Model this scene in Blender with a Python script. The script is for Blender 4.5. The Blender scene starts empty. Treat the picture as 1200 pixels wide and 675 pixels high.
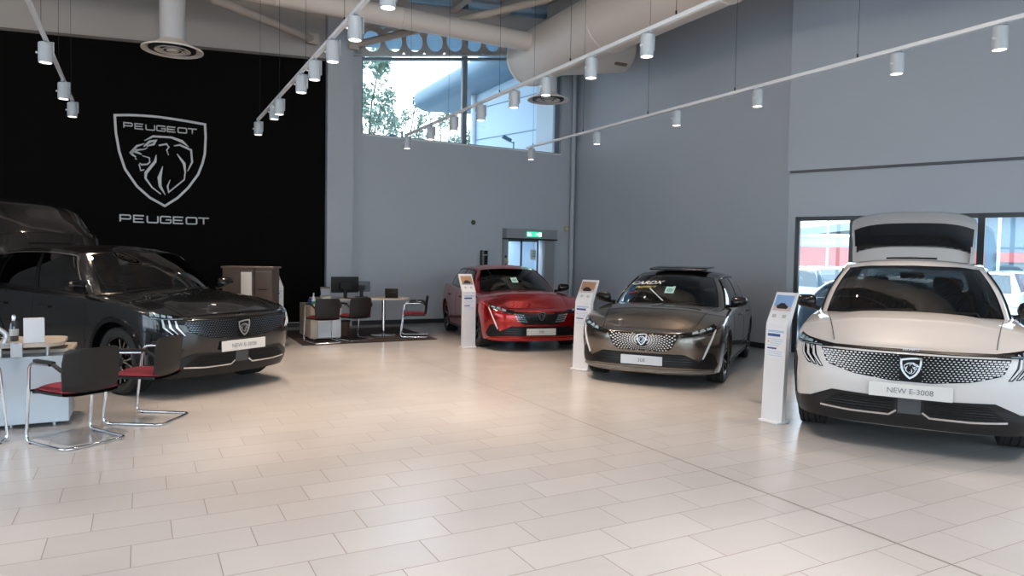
import bpy, bmesh, math, random
from math import sin, cos, pi, radians, sqrt, atan2, hypot
from mathutils import Vector, Matrix
random.seed(7)
SC = bpy.context.scene
COL = SC.collection

# ---------------------------------------------------------------- materials
MATS = {}
def mat(name, col=(.5, .5, .5), rough=.5, metal=0., coat=0., emit=None, es=0., spec=.5, bump=None, noise=None, alpha=None):
    if name in MATS: return MATS[name]
    m = bpy.data.materials.new(name); m.use_nodes = True
    nt = m.node_tree; b = nt.nodes['Principled BSDF']
    b.inputs['Base Color'].default_value = (*col, 1)
    b.inputs['Roughness'].default_value = rough
    b.inputs['Metallic'].default_value = metal
    b.inputs['Coat Weight'].default_value = coat
    b.inputs['Coat Roughness'].default_value = .03
    b.inputs['Specular IOR Level'].default_value = spec
    if emit:
        b.inputs['Emission Color'].default_value = (*emit, 1); b.inputs['Emission Strength'].default_value = es
    if noise:      # (scale, second colour, detail)
        tc = nt.nodes.new('ShaderNodeTexCoord'); n = nt.nodes.new('ShaderNodeTexNoise')
        n.inputs['Scale'].default_value = noise[0]; n.inputs['Detail'].default_value = noise[2] if len(noise) > 2 else 4
        mx = nt.nodes.new('ShaderNodeMix'); mx.data_type = 'RGBA'
        mx.inputs[6].default_value = (*col, 1); mx.inputs[7].default_value = (*noise[1], 1)
        nt.links.new(tc.outputs['Object'], n.inputs['Vector']); nt.links.new(n.outputs['Fac'], mx.inputs[0])
        nt.links.new(mx.outputs[2], b.inputs['Base Color'])
    if bump:       # (scale, strength)
        tc = nt.nodes.new('ShaderNodeTexCoord'); n = nt.nodes.new('ShaderNodeTexNoise'); n.inputs['Scale'].default_value = bump[0]
        bp = nt.nodes.new('ShaderNodeBump'); bp.inputs['Strength'].default_value = bump[1]; bp.inputs['Distance'].default_value = .01
        nt.links.new(tc.outputs['Object'], n.inputs['Vector']); nt.links.new(n.outputs['Fac'], bp.inputs['Height'])
        nt.links.new(bp.outputs['Normal'], b.inputs['Normal'])
    MATS[name] = m
    return m

def glass(name, tint, refl=.5, rough=.0):
    """thin sheet: tinted see-through plus a mirror coat that grows at grazing angles"""
    if name in MATS: return MATS[name]
    m = bpy.data.materials.new(name); m.use_nodes = True
    nt = m.node_tree; nt.nodes.clear()
    o = nt.nodes.new('ShaderNodeOutputMaterial'); t = nt.nodes.new('ShaderNodeBsdfTransparent'); g = nt.nodes.new('ShaderNodeBsdfGlossy')
    f = nt.nodes.new('ShaderNodeFresnel'); f.inputs['IOR'].default_value = 1.5
    mu = nt.nodes.new('ShaderNodeMath'); mu.operation = 'MULTIPLY'; mu.inputs[1].default_value = refl * 2; mu.use_clamp = True
    x = nt.nodes.new('ShaderNodeMixShader')
    t.inputs['Color'].default_value = (*tint, 1); g.inputs['Roughness'].default_value = rough; g.inputs['Color'].default_value = (1, 1, 1, 1)
    nt.links.new(f.outputs[0], mu.inputs[0]); nt.links.new(mu.outputs[0], x.inputs[0]); nt.links.new(t.outputs[0], x.inputs[1]); nt.links.new(g.outputs[0], x.inputs[2])
    nt.links.new(x.outputs[0], o.inputs['Surface'])
    MATS[name] = m
    return m

# ---------------------------------------------------------------- mesh helpers
class MB:
    def __init__(s): s.v = []; s.f = []
    def add(s, vs, fs):
        o = len(s.v); s.v += [tuple(v) for v in vs]; s.f += [tuple(i + o for i in f) for f in fs]; return s
    def grid(s, rows, close_u=False, close_v=False, flip=False):
        n = len(rows); m = len(rows[0]); vs = [p for r in rows for p in r]; fs = []
        for i in range(n if close_u else n - 1):
            for j in range(m if close_v else m - 1):
                a, b, c, d = i*m+j, i*m+(j+1) % m, ((i+1) % n)*m+(j+1) % m, ((i+1) % n)*m+j
                fs.append((a, d, c, b) if flip else (a, b, c, d))
        return s.add(vs, fs)
    def box(s, c, d, rz=0., tilt=None, taper=1.):
        x, y, z = (q/2 for q in d); vs = []
        for k in (-1, 1):
            t = 1 if k < 0 else taper
            for a, b in ((-1, -1), (1, -1), (1, 1), (-1, 1)): vs.append(Vector((a*x*t, b*y*t, k*z)))
        M = Matrix.Rotation(rz, 3, 'Z')
        if tilt: M = M @ Matrix.Rotation(tilt[1], 3, tilt[0])
        vs = [M @ v + Vector(c) for v in vs]
        return s.add(vs, [(3, 2, 1, 0), (4, 5, 6, 7), (0, 1, 5, 4), (1, 2, 6, 5), (2, 3, 7, 6), (3, 0, 4, 7)])
    def rbox(s, c, d, r=.01, rz=0., tilt=None, seg=3, axis='Z'):
        """box with rounded corners round one axis and slightly bevelled ends"""
        ix = {'Z': (0, 1, 2), 'X': (1, 2, 0), 'Y': (2, 0, 1)}[axis]
        a, b, h = d[ix[0]]/2, d[ix[1]]/2, d[ix[2]]/2; r = min(r, a*.98, b*.98); e = min(r*.5, h*.5)
        def ring(ins, z):
            pts = []
            for cx, cy, a0 in ((1, 1, 0), (-1, 1, 90), (-1, -1, 180), (1, -1, 270)):
                for k in range(seg+1):
                    t = radians(a0 + 90*k/seg); rr = max(r-ins, 1e-4)
                    pts.append((cx*(a-r) + rr*cos(t), cy*(b-r) + rr*sin(t), z))
            return pts
        R = [ring(e, -h), ring(0, -h+e), ring(0, h-e), ring(e, h)]
        M = Matrix.Rotation(rz, 3, 'Z')
        if tilt: M = M @ Matrix.Rotation(tilt[1], 3, tilt[0])
        def mp(p):
            q = [0, 0, 0]; q[ix[0]], q[ix[1]], q[ix[2]] = p
            return M @ Vector(q) + Vector(c)
        R = [[mp(p) for p in r_] for r_ in R]; n = len(R[0]); o = len(s.v)
        s.grid(R, close_v=True, flip=False)
        s.f.append(tuple(o+i for i in range(n-1, -1, -1))); s.f.append(tuple(o+3*n+i for i in range(n)))
        return s
    def tube(s, pts, r, n=10, closed=False, caps=True, taper=None):
        pts = [Vector(p) for p in pts]; N = len(pts); rings = []
        T = []
        for i in range(N):
            a = pts[(i-1) % N] if (closed or i > 0) else pts[0]; b = pts[(i+1) % N] if (closed or i < N-1) else pts[-1]
            T.append((b-a).normalized())
        up = Vector((0, 0, 1)) if abs(T[0].z) < .9 else Vector((1, 0, 0))
        u = T[0].cross(up).normalized()
        for i in range(N):
            u = (u - T[i]*u.dot(T[i])).normalized(); w = T[i].cross(u)
            rr = r if taper is None else r*taper[i]
            rings.append([pts[i] + u*rr*cos(2*pi*k/n) + w*rr*sin(2*pi*k/n) for k in range(n)])
        o = len(s.v); s.grid(rings, close_u=closed, close_v=True, flip=True)
        if caps and not closed:
            s.f.append(tuple(o+k for k in range(n))); s.f.append(tuple(o+(N-1)*n+k for k in range(n-1, -1, -1)))
        return s
    def lathe(s, prof, c=(0, 0, 0), n=32, axis='Z'):
        rows = []
        for k in range(n):
            t = 2*pi*k/n; row = []
            for r, z in prof:
                p = (r*cos(t), r*sin(t), z)
                if axis == 'Y': p = (p[0], p[2], p[1])
                if axis == 'X': p = (p[2], p[0], p[1])
                row.append(Vector(p) + Vector(c))
            rows.append(row)
        return s.grid(rows, close_u=True, flip=(axis != 'Y'))
    def prism(s, poly, o, U, W, N, t):
        """polygon in (u,w) coordinates at origin o, axes U,W; thickness t along N"""
        o, U, W, N = Vector(o), Vector(U), Vector(W), Vector(N); n = len(poly)
        A = [o + U*a + W*b for a, b in poly]; B = [p + N*t for p in A]
        base = len(s.v)
        s.add(A + B, [tuple(range(n-1, -1, -1)), tuple(range(n, 2*n))] + [(i, (i+1) % n, n+(i+1) % n, n+i) for i in range(n)])
        return s
    def build(s, name, m, parent=None, smooth=True, ang=38, fix=True):
        me = bpy.data.meshes.new(name); me.from_pydata([tuple(v) for v in s.v], [], s.f); me.validate()
        bm = bmesh.new(); bm.from_mesh(me)
        if fix:
            bmesh.ops.remove_doubles(bm, verts=bm.verts, dist=1e-5); bmesh.ops.recalc_face_normals(bm, faces=bm.faces)
        bm.to_mesh(me); bm.free()
        if smooth:
            for p in me.polygons: p.use_smooth = True
            me.set_sharp_from_angle(angle=radians(ang))
        me.materials.append(m)
        o = bpy.data.objects.new(name, me); COL.objects.link(o)
        if parent: o.parent = parent
        return o

def tag(o, label=None, cat=None, group=None, kind=None):
    if label: o['label'] = label
    if cat: o['category'] = cat
    if group: o['group'] = group
    if kind: o['kind'] = kind
    return o
def thing(name, label, cat, loc=(0, 0, 0), rz=0., group=None):
    o = bpy.data.objects.new(name, None); COL.objects.link(o); o.location = loc; o.rotation_euler = (0, 0, rz); o.empty_display_size = .1
    return tag(o, label, cat, group)
def children(o): return [c for c in bpy.data.objects if c.parent == o]
def copy_tree(o, parent=None):
    c = o.copy(); COL.objects.link(c); c.parent = parent
    for ch in KIDS[o.name] if o.name in KIDS else children(o): copy_tree(ch, c)
    return c
KIDS = {}
def struct(name, mb, m, label=None, **k):
    o = mb.build(name, m, **k); tag(o, label, None, None, 'structure'); return o

def interp(x, tab):
    if x <= tab[0][0]: return tab[0][1]
    for (a, u), (b, v) in zip(tab, tab[1:]):
        if x <= b: return u + (v-u)*(x-a)/(b-a)
    return tab[-1][1]
def smooth_tab(x, tab):
    """Catmull-Rom through the table (keys ascending)"""
    n = len(tab)
    if x <= tab[0][0]: return tab[0][1]
    if x >= tab[-1][0]: return tab[-1][1]
    for i in range(n-1):
        if x <= tab[i+1][0]:
            x0, y0 = tab[i]; x1, y1 = tab[i+1]; h = x1-x0; t = (x-x0)/h
            m0 = (y1-tab[i-1][1])/(x1-tab[i-1][0]) if i > 0 else (y1-y0)/h
            m1 = (tab[i+2][1]-y0)/(tab[i+2][0]-x0) if i+2 < n else (y1-y0)/h
            return (2*t**3-3*t*t+1)*y0 + (t**3-2*t*t+t)*h*m0 + (-2*t**3+3*t*t)*y1 + (t**3-t*t)*h*m1
def bezier_path(pts, r=.06, seg=5):
    """polyline with rounded corners"""
    P = [Vector(p) for p in pts]; out = [P[0]]
    for i in range(1, len(P)-1):
        a = (P[i-1]-P[i]); b = (P[i+1]-P[i]); d = min(r, a.length*.45, b.length*.45)
        p0 = P[i] + a.normalized()*d; p2 = P[i] + b.normalized()*d
        for k in range(seg+1):
            t = k/seg; out.append(p0*(1-t)**2 + P[i]*2*t*(1-t) + p2*t*t)
    out.append(P[-1]); return out
def strokes(mb, lines, w, o, U, W, N, t, closed=False):
    """flat bars of width w along polylines in the (u,w) plane; width may be a list per point"""
    for L in lines:
        ww = w
        if isinstance(L, tuple) and isinstance(L[0], list): L, ww = L
        n = len(L); left = []; right = []
        for i, p in enumerate(L):
            a = L[i-1] if i > 0 else (L[-2] if L[0] == L[-1] else L[0]); b = L[i+1] if i < n-1 else (L[1] if L[0] == L[-1] else L[-1])
            if a == p: d1 = None
            else: d1 = Vector((p[0]-a[0], p[1]-a[1])).normalized()
            d2 = None if b == p else Vector((b[0]-p[0], b[1]-p[1])).normalized()
            if d1 is None: d1 = d2
            if d2 is None: d2 = d1
            t_ = (d1+d2); t_ = t_.normalized() if t_.length > 1e-4 else d1
            nn = Vector((-t_.y, t_.x)); c = max(.35, nn.dot(Vector((-d1.y, d1.x))))
            hw = (ww[i] if isinstance(ww, (list,)) else ww)/2/c
            left.append((p[0]+nn.x*hw, p[1]+nn.y*hw)); right.append((p[0]-nn.x*hw, p[1]-nn.y*hw))
        o_, U_, W_, N_ = Vector(o), Vector(U), Vector(W), Vector(N)
        rows = []
        for q in (left, right):
            rows.append([o_+U_*a+W_*b for a, b in q])
        top = [[p+N_*t for p in r] for r in rows]
        mb.grid([rows[0], top[0], top[1], rows[1], rows[0]])
        for k in (0, -1):
            mb.add([rows[0][k], top[0][k], top[1][k], rows[1][k]], [(0, 1, 2, 3)])
    return mb
def text_mesh(txt, size, o, U, W, N, t=.001, name='lettering', m=None, parent=None, bold=0., align='CENTER', shear=0):
    cu = bpy.data.curves.new('tmp', 'FONT'); cu.body = txt; cu.size = size; cu.align_x = align; cu.align_y = 'CENTER'; cu.offset = bold; cu.resolution_u = 3; cu.shear = shear
    ob = bpy.data.objects.new('tmp', cu); COL.objects.link(ob)
    dg = bpy.context.evaluated_depsgraph_get(); me0 = ob.evaluated_get(dg).to_mesh()
    vs = [v.co.copy() for v in me0.vertices]; fs = [tuple(p.vertices) for p in me0.polygons]
    ob.evaluated_get(dg).to_mesh_clear(); bpy.data.objects.remove(ob); bpy.data.curves.remove(cu)
    o, U, W, N = Vector(o), Vector(U), Vector(W), Vector(N)
    b = MB(); b.add([o+U*v.x+W*v.y+N*t for v in vs], fs)
    return b.build(name, m, parent, smooth=False) if name else (vs, fs)

# ---------------------------------------------------------------- camera
f_px, pit, rol, yaw, CH = 814.57, .0431, .0181, .4924, 1.567
F = Vector((sin(yaw)*cos(pit), cos(yaw)*cos(pit), -sin(pit))); R = Vector((cos(yaw), -sin(yaw), 0)); U = R.cross(F)
R2 = R*cos(rol) + U*sin(rol); U2 = -R*sin(rol) + U*cos(rol)
cam = bpy.data.cameras.new('camera'); co = bpy.data.objects.new('camera', cam); COL.objects.link(co)
cam.sensor_width = 36; cam.lens = f_px/1200*36; cam.clip_end = 400
co.matrix_world = Matrix(((R2.x, U2.x, -F.x, 0), (R2.y, U2.y, -F.y, 0), (R2.z, U2.z, -F.z, CH), (0, 0, 0, 1)))
SC.camera = co
SC.view_settings.view_transform = 'Standard'; SC.view_settings.look = 'None'; SC.view_settings.gamma = 1; SC.view_settings.use_curve_mapping = False
E_SPOT, E_FILL, SKY, EXPO = 138., 490., 3.0, .62
# ================================================================ CARS
from bisect import bisect_left
LION = [  # u right, w up; unit height shield about 1.0 tall, centred; (points, widths)
 ([(-.22,.30),(-.13,.345),(.06,.335),(.17,.30),(.255,.235)], [.012,.03,.035,.03,.008]),
 ([(-.225,.255),(-.16,.31),(-.10,.30),(-.12,.265),(-.19,.235),(-.225,.255)], [.02,.03,.035,.03,.02,.02]),
 ([(-.375,.165),(-.31,.235),(-.24,.27),(-.20,.215),(-.14,.22)], [.02,.035,.03,.02,.01]),
 ([(-.375,.165),(-.29,.16),(-.24,.20),(-.33,.20)], [.02,.03,.02,.02]),
 ([(-.32,.135),(-.24,.145),(-.155,.12),(-.165,.055),(-.225,.035),(-.27,.055),(-.30,.09)], [.015,.02,.025,.025,.025,.02,.012]),
 ([(-.27,.04),(-.255,-.02),(-.215,-.02)], [.02,.02,.012]),
 ([(-.085,.155),(-.11,.08),(-.20,-.04),(-.195,-.10),(-.13,-.20),(-.035,-.28)], [.008,.03,.025,.025,.018,.012]),
 ([(-.015,.03),(-.055,-.08),(-.045,-.17),(.015,-.28)], [.008,.04,.035,.01]),
 ([(.14,.165),(.22,.06),(.225,-.10),(.05,-.25)], [.012,.045,.03,.012]),
 ([(.06,-.13),(.035,-.22),(.055,-.26)], [.01,.03,.02]),
 ([(-.06,.265),(.03,.275),(.05,.24),(.035,.205),(.045,.16)], [.02,.022,.02,.018,.01]),
 ([(.11,.26),(.18,.265),(.30,.20),(.32,.09),(.265,-.02)], [.012,.025,.025,.028,.008]),
]
SHIELD = [(-.53,.545),(-.27,.55),(0,.53),(.27,.49),(.52,.44),(.52,.25),(.50,.08),(.44,-.10),(.33,-.26),(.20,-.39),(.04,-.50),(-.12,-.42),(-.28,-.29),(-.41,-.10),(-.50,.15),(-.53,.35)]

class Body:
    def __init__(s, T):
        s.T = T; n, L, Lr, W = T['n'], T['L'], T['Lr'], T['W']; xf, xr = T['xf0'], T['xr0']
        pts = []
        for k in range(161):
            t = pi/2*k/160; pts.append((xf-L*(1-cos(t)**(2/n)), W*sin(t)**(2/n)))
        a, b = xf-L, xr+Lr
        for k in range(1, 120): pts.append((a+(b-a)*k/120, W))
        for k in range(161):
            t = pi/2*(1-k/160); pts.append((xr+Lr*(1-cos(t)**(2/n)), W*sin(t)**(2/n)))
        s.X = [p[0] for p in pts]; s.Y = [p[1] for p in pts]; s.S = [0.]
        for p, q in zip(pts, pts[1:]): s.S.append(s.S[-1]+hypot(q[0]-p[0], q[1]-p[1]))
        s.Smax = s.S[-1]
    def ref(s, a):
        a = min(max(a, 0), s.Smax-1e-9); i = min(max(bisect_left(s.S, a), 1), len(s.S)-1)
        t = (a-s.S[i-1])/max(s.S[i]-s.S[i-1], 1e-12)
        return s.X[i-1]+(s.X[i]-s.X[i-1])*t, s.Y[i-1]+(s.Y[i]-s.Y[i-1])*t
    def s_of_x(s, x):
        lo, hi = 0., s.Smax
        for _ in range(40):
            m = (lo+hi)/2
            if s.ref(m)[0] > x: lo = m
            else: hi = m
        return lo
    def zs(s, x): return smooth_tab(x, s.T['zs'])
    def zb(s, x):
        T = s.T; z = interp(x, T['zlow'])
        for xw in (0, -T['WB']):
            if abs(x-xw) < T['Ra']: z = max(z, T['zw']+sqrt(T['Ra']**2-(x-xw)**2))
        return z
    def raw(s, a, z):
        T = s.T; sg = -1 if a < 0 else 1; a = abs(a); x0, y0 = s.ref(a)
        fw = min(1, max(0, (x0-(T['xf0']-T['L']))/T['L'])); rw = min(1, max(0, ((T['xr0']+T['Lr'])-x0)/T['Lr']))
        x = x0 + (smooth_tab(z, T['XF'])-T['xf0'])*fw**.5 + (smooth_tab(z, T['XR'])-T['xr0'])*rw**.5
        w = smooth_tab(z, T['Wz'])/T['W']
        pw = y0/T['W']
        bulge = T['bulge']*sum(math.exp(-((x0-xw)/.42)**2) for xw in (0, -T['WB']))*(1 if z < .75 else max(0, 1-(z-.75)/.2))
        taper = 1-.035*max(0, (-x0-T['WB']+.3))
        y = (y0*w + bulge*pw)*taper
        d = s.zs(x0)-z
        if d < T['Rt']:
            d = max(d, 0); q = T['Rt']-sqrt(max(0, T['Rt']**2-(T['Rt']-d)**2))
            nx, ny = s.n2(a); x -= nx*q; y -= ny*q
        return Vector((x, sg*y, z))
    def n2(s, a):
        x1, y1 = s.ref(max(0, a-.02)); x2, y2 = s.ref(min(s.Smax-1e-6, a+.02))
        if a < .02: y1 = -y2; x1 = x2
        t = Vector((x2-x1, y2-y1)).normalized(); return Vector((t.y, -t.x))
    def P(s, a, z, off=0.):
        p = s.raw(a, z)
        if off:
            e = .012; da = s.raw(a+e, z)-s.raw(a-e, z); dz = s.raw(a, z+e)-s.raw(a, z-e)
            nn = dz.cross(da) * (-1)
            if nn.length < 1e-9: return p
            nn.normalize()
            o = Vector((p.x+s.T['WB']/2, p.y, 0))
            if nn.dot(o) < 0: nn = -nn
            p = p+nn*off
        return p
    # deck (bonnet and the shoulder shelf under the glass)
    def edge(s, x):
        a = s.s_of_x(x); return s.raw(a, s.zs(s.ref(a)[0]))
    def deck(s, x, y):
        a = s.s_of_x(x); x0 = x; e = s.raw(a, s.zs(x0)); ye = max(abs(e.y), 1e-3); t = min(1, abs(y)/ye)
        hc = smooth_tab(x, s.T['hc']); c = s.T.get('dome', 0.)
        z = e.z + (hc-e.z)*(1-t**2.3)
        if x > s.T['cowl'] and c: z += c*(1/(1+math.exp((t-.62)/.04)))*min(1, (s.T['xf0']-.1-x)/.3 if x < s.T['xf0']-.1 else 0)
        return z
    def drape(s, poly, off=.004, step=.04, mirror=False, fn=None):
        """lay a flat (s,z) polygon on the body, lifted by off, with a rim down to the skin"""
        fn = fn or s.P; out = MB()
        for sg in ((1, -1) if mirror else (1,)):
            bm = bmesh.new(); vs = [bm.verts.new((p[0]*sg, p[1], 0)) for p in poly]; bm.faces.new(vs)
            bmesh.ops.triangulate(bm, faces=bm.faces[:])
            for ax, co_ in ((0, [v.co.x for v in bm.verts]), (1, [v.co.y for v in bm.verts])):
                a = math.floor(min(co_)/step)*step; st = step if ax == 0 else step*1.5
                while a < max(co_):
                    no = (1, 0, 0) if ax == 0 else (0, 1, 0)
                    bmesh.ops.bisect_plane(bm, geom=bm.verts[:]+bm.edges[:]+bm.faces[:], plane_co=tuple(a*q for q in no), plane_no=no, dist=1e-6); a += st
            bmesh.ops.remove_doubles(bm, verts=bm.verts, dist=1e-5)
            bm.verts.index_update(); idx = {v: i for i, v in enumerate(bm.verts)}
            top = [fn(v.co.x, v.co.y, off) for v in bm.verts]; bot = [fn(v.co.x, v.co.y, -.004) for v in bm.verts]; n = len(top)
            fs = [tuple(idx[v] for v in f.verts) for f in bm.faces]
            for e in bm.edges:
                if len(e.link_faces) == 1: a, b = (idx[v] for v in e.verts); fs.append((a, b, n+b, n+a))
            bm.free(); out.add(top+bot, fs)
        return out
    def line(s, pts, w, off=.0015, mirror=False):
        """thin strip along an (s,z) polyline"""
        out = MB()
        for sg in ((1, -1) if mirror else (1,)):
            P2 = []
            for a, b in zip(pts, pts[1:]):
                k = max(1, int(hypot(b[0]-a[0], b[1]-a[1])/.05))
                P2 += [(a[0]+(b[0]-a[0])*i/k, a[1]+(b[1]-a[1])*i/k) for i in range(k)]
            P2.append(pts[-1]); rows = [[], [], [], []]
            for i, p in enumerate(P2):
                a = P2[max(0, i-1)]; b = P2[min(len(P2)-1, i+1)]; d = Vector((b[0]-a[0], b[1]-a[1])).normalized(); nx, nz = -d.y*w/2, d.x*w/2
                for r, (q, of) in zip(rows, ((1, -.003), (1, off), (-1, off), (-1, -.003))): r.append(s.P((p[0]+nx*q)*sg, p[1]+nz*q, of))
            out.grid(rows)
        return out

SUV = dict(n=3.3, L=.70, Lr=.6, W=.945, xf0=.90, xr0=-3.62, WB=2.74, Ra=.435, zw=.37, rw=.368, tw=.235, bulge=.010, Rt=.06, cowl=-.26, dome=.018,
    zs=[(-3.7, 1.06), (-3.2, 1.12), (-2.6, 1.12), (-1.7, 1.09), (-.5, 1.055), (0, 1.02), (.3, .985), (.57, .94), (.78, .895), (.88, .875), (.92, .872)],
    zlow=[(-3.7, .34), (-3.2, .27), (-2.4, .235), (-.3, .235), (.45, .23), (.92, .215)],
    XF=[(.2, .80), (.26, .84), (.34, .862), (.44, .868), (.56, .895), (.70, .90), (.80, .89), (.88, .86), (1.0, .80), (1.2, .78)],
    XR=[(.2, -3.5), (.5, -3.62), (.9, -3.62), (1.1, -3.58)],
    Wz=[(.2, .885), (.3, .915), (.45, .93), (.6, .938), (.78, .94), (.92, .93), (1.04, .915), (1.15, .90)],
    hc=[(-3.7, 1.10), (-3.2, 1.14), (-1.7, 1.13), (-.6, 1.10), (-.26, 1.105), (0, 1.085), (.3, 1.04), (.55, .985), (.75, .925), (.86, .885), (.92, .875)],
    base=[(0, -.26, 0), (.6, -.285, .25), (1.2, -.37, .50), (2, -.57, .775), (2.35, -.68, .825), (3, -.95, .84), (4, -1.72, .85), (5, -2.6, .84), (6, -3.2, .76), (6.5, -3.42, .52), (7, -3.48, 0)],
    top=[(0, -1.00, 0, 1.565), (.6, -1.01, .22, 1.56), (1.2, -1.04, .42, 1.553), (2, -1.12, .595, 1.53), (2.35, -1.2, .635, 1.535), (3, -1.38, .655, 1.56), (4, -1.85, .665, 1.585), (5, -2.55, .64, 1.57), (6, -3.0, .58, 1.52), (6.5, -3.06, .42, 1.53), (7, -3.08, 0, 1.54)],
    zr=[(-3.1, 1.54), (-2.6, 1.60), (-2.0, 1.635), (-1.5, 1.635), (-1.2, 1.61), (-1.0, 1.565)])
HATCH = dict(n=3.0, L=.74, Lr=.5, W=.925, xf0=.87, xr0=-3.46, WB=2.675, Ra=.37, zw=.325, rw=.325, tw=.225, bulge=.014, Rt=.04, cowl=-.30, dome=.012,
    zs=[(-3.5, .90), (-3.0, 1.00), (-2.4, .985), (-1.7, .955), (-.5, .925), (0, .885), (.3, .84), (.55, .785), (.74, .725), (.85, .697), (.9, .69)],
    zlow=[(-3.5, .28), (-3.1, .2), (-.3, .185), (.45, .185), (.9, .17)],
    XF=[(.15, .80), (.2, .845), (.28, .86), (.40, .855), (.5, .87), (.60, .87), (.68, .845), (.72, .81), (.9, .74), (1.1, .72)],
    XR=[(.2, -3.4), (.45, -3.47), (.8, -3.42), (1.0, -3.32)],
    Wz=[(.15, .86), (.25, .895), (.4, .915), (.6, .925), (.75, .92), (.88, .90), (1.0, .885)],
    hc=[(-3.5, .95), (-3.0, 1.0), (-1.7, .99), (-.6, .965), (-.30, .975), (0, .945), (.3, .885), (.55, .81), (.72, .745), (.82, .705), (.9, .69)],
    base=[(0, -.30, 0), (.6, -.32, .25), (1.2, -.39, .48), (2, -.57, .705), (2.35, -.66, .765), (3, -.95, .805), (4, -1.66, .82), (5, -2.5, .80), (6, -3.0, .70), (6.5, -3.2, .48), (7, -3.25, 0)],
    top=[(0, -1.08, 0, 1.36), (.6, -1.09, .2, 1.357), (1.2, -1.12, .38, 1.35), (2, -1.2, .535, 1.33), (2.35, -1.28, .575, 1.335), (3, -1.45, .60, 1.36), (4, -1.8, .61, 1.375), (5, -2.4, .585, 1.355), (6, -2.78, .53, 1.30), (6.5, -2.84, .38, 1.315), (7, -2.86, 0, 1.325)],
    zr=[(-2.9, 1.325), (-2.4, 1.40), (-1.9, 1.435), (-1.5, 1.43), (-1.25, 1.40), (-1.08, 1.36)])

BLK = mat('black trim plastic', (.007, .007, .008), .45, spec=.25)
GBLK = mat('gloss black', (.005, .005, .006), .16, spec=.4)
GRB = mat('grille black', (.005, .005, .006), .4, spec=.2)
RUB = mat('tyre rubber', (.018, .018, .018), .75)
CHR = mat('satin chrome', (.62, .62, .64), .18, 1.)
RIMS = mat('machined alloy', (.55, .54, .54), .25, 1.)
LENS = mat('headlight lens', (.30, .42, .50), .12, .3, coat=.5)
BDG = mat('badge metal', (.62, .66, .70), .3, .4)
LEDM = mat('light guide', (.75, .82, .88), .15, .2, coat=1.)
SEAT = mat('dark cabin fabric', (.022, .021, .02), .8, spec=.2)
WGL = glass('windscreen glass', (.075, .078, .075), .8)
SGL = glass('side window glass', (.05, .052, .052), .7)
PLT = mat('plate card', (.60, .59, .57), .45)
INK = mat('grey ink', (.12, .13, .15), .6)

def wheel(root, B, x, y, sg, style):
    T = B.T; r, w, c = T['rw'], T['tw'], (x, y, T['rw'])
    ri = r-.105
    prof = [(ri, -w/2+.02), (ri+.02, -w/2+.005), (r-.04, -w/2), (r-.012, -w/2+.018)]
    for g in (-.075, -.03, .03, .075):
        prof += [(r-.001, g-.012), (r-.012, g-.008), (r-.012, g-.002), (r-.001, g+.002)]
    prof += [(r-.012, w/2-.018), (r-.04, w/2), (ri+.02, w/2-.005), (ri, w/2-.02)]
    ty = MB().lathe([(q, p*sg) for q, p in prof], c, 56, 'Y')
    # tread blocks
    for k in range(56):
        t = 2*pi*k/56
        for q in (-1, 1):
            ty.box((c[0]+(r-.008)*sin(t), c[1]+q*(w/2-.026), c[2]+(r-.008)*cos(t)), (.026, .026, .014), tilt=('Y', t))
    ty = ty.build('wheel', RUB, root)
    o = w/2*sg
    rim = MB().lathe([(ri+.004, o*.80), (ri+.008, o*.90), (ri-.004, o*.93), (ri-.016, o*.84), (ri-.02, o*.2), (ri-.05, -o*.5), (ri-.16, -o*.3), (.03, -o*.3)], c, 48, 'Y')
    rim.build('rim', GBLK, ty)
    disc = MB().lathe([(.05, o*.05), (r*.50, o*.05), (r*.50, o*.12), (.05, o*.12)], c, 32, 'Y'); disc.build('brake_disc', mat('brake steel', (.25, .25, .25), .35, 1.), ty)
    sp = MB(); hl = MB()
    N = 5
    for k in range(N):
        t0 = 2*pi*k/N + .3
        for dt in ((-.17, .17) if style == 'suv' else (-.13, .13)):
            for m_, rr, hw, d0 in ((sp, (.045, .13, ri-.012), (.024, .016, .020), .62), (hl, (.06, .14, ri-.022), (.008, .006, .009), .66)):
                rows = []
                for q, h_ in zip(rr, hw):
                    t = t0 + dt*(q/ri)**.8*(1.25 if style == 'suv' else 1.6)
                    cx, cz = sin(t), cos(t); px_, pz_ = cos(t), -sin(t)
                    dd = o*(d0 + .2*(q/ri)**2)
                    rows.append([(c[0]+cx*q+px_*h_, c[1]+dd-.02*sg, c[2]+cz*q+pz_*h_), (c[0]+cx*q+px_*h_*.8, c[1]+dd+.006*sg, c[2]+cz*q+pz_*h_*.8),
                                 (c[0]+cx*q-px_*h_*.8, c[1]+dd+.006*sg, c[2]+cz*q-pz_*h_*.8), (c[0]+cx*q-px_*h_, c[1]+dd-.02*sg, c[2]+cz*q-pz_*h_)])
                m_.grid(rows, close_v=True)
    hub = MB().lathe([(.002, o*.74), (.03, o*.74), (.036, o*.70), (.055, o*.64), (.06, o*.4)], c, 24, 'Y')
    sp.add(hub.v, hub.f); sp.build('spokes', GBLK, ty); hl.build('spoke_face', RIMS, ty)

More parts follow.
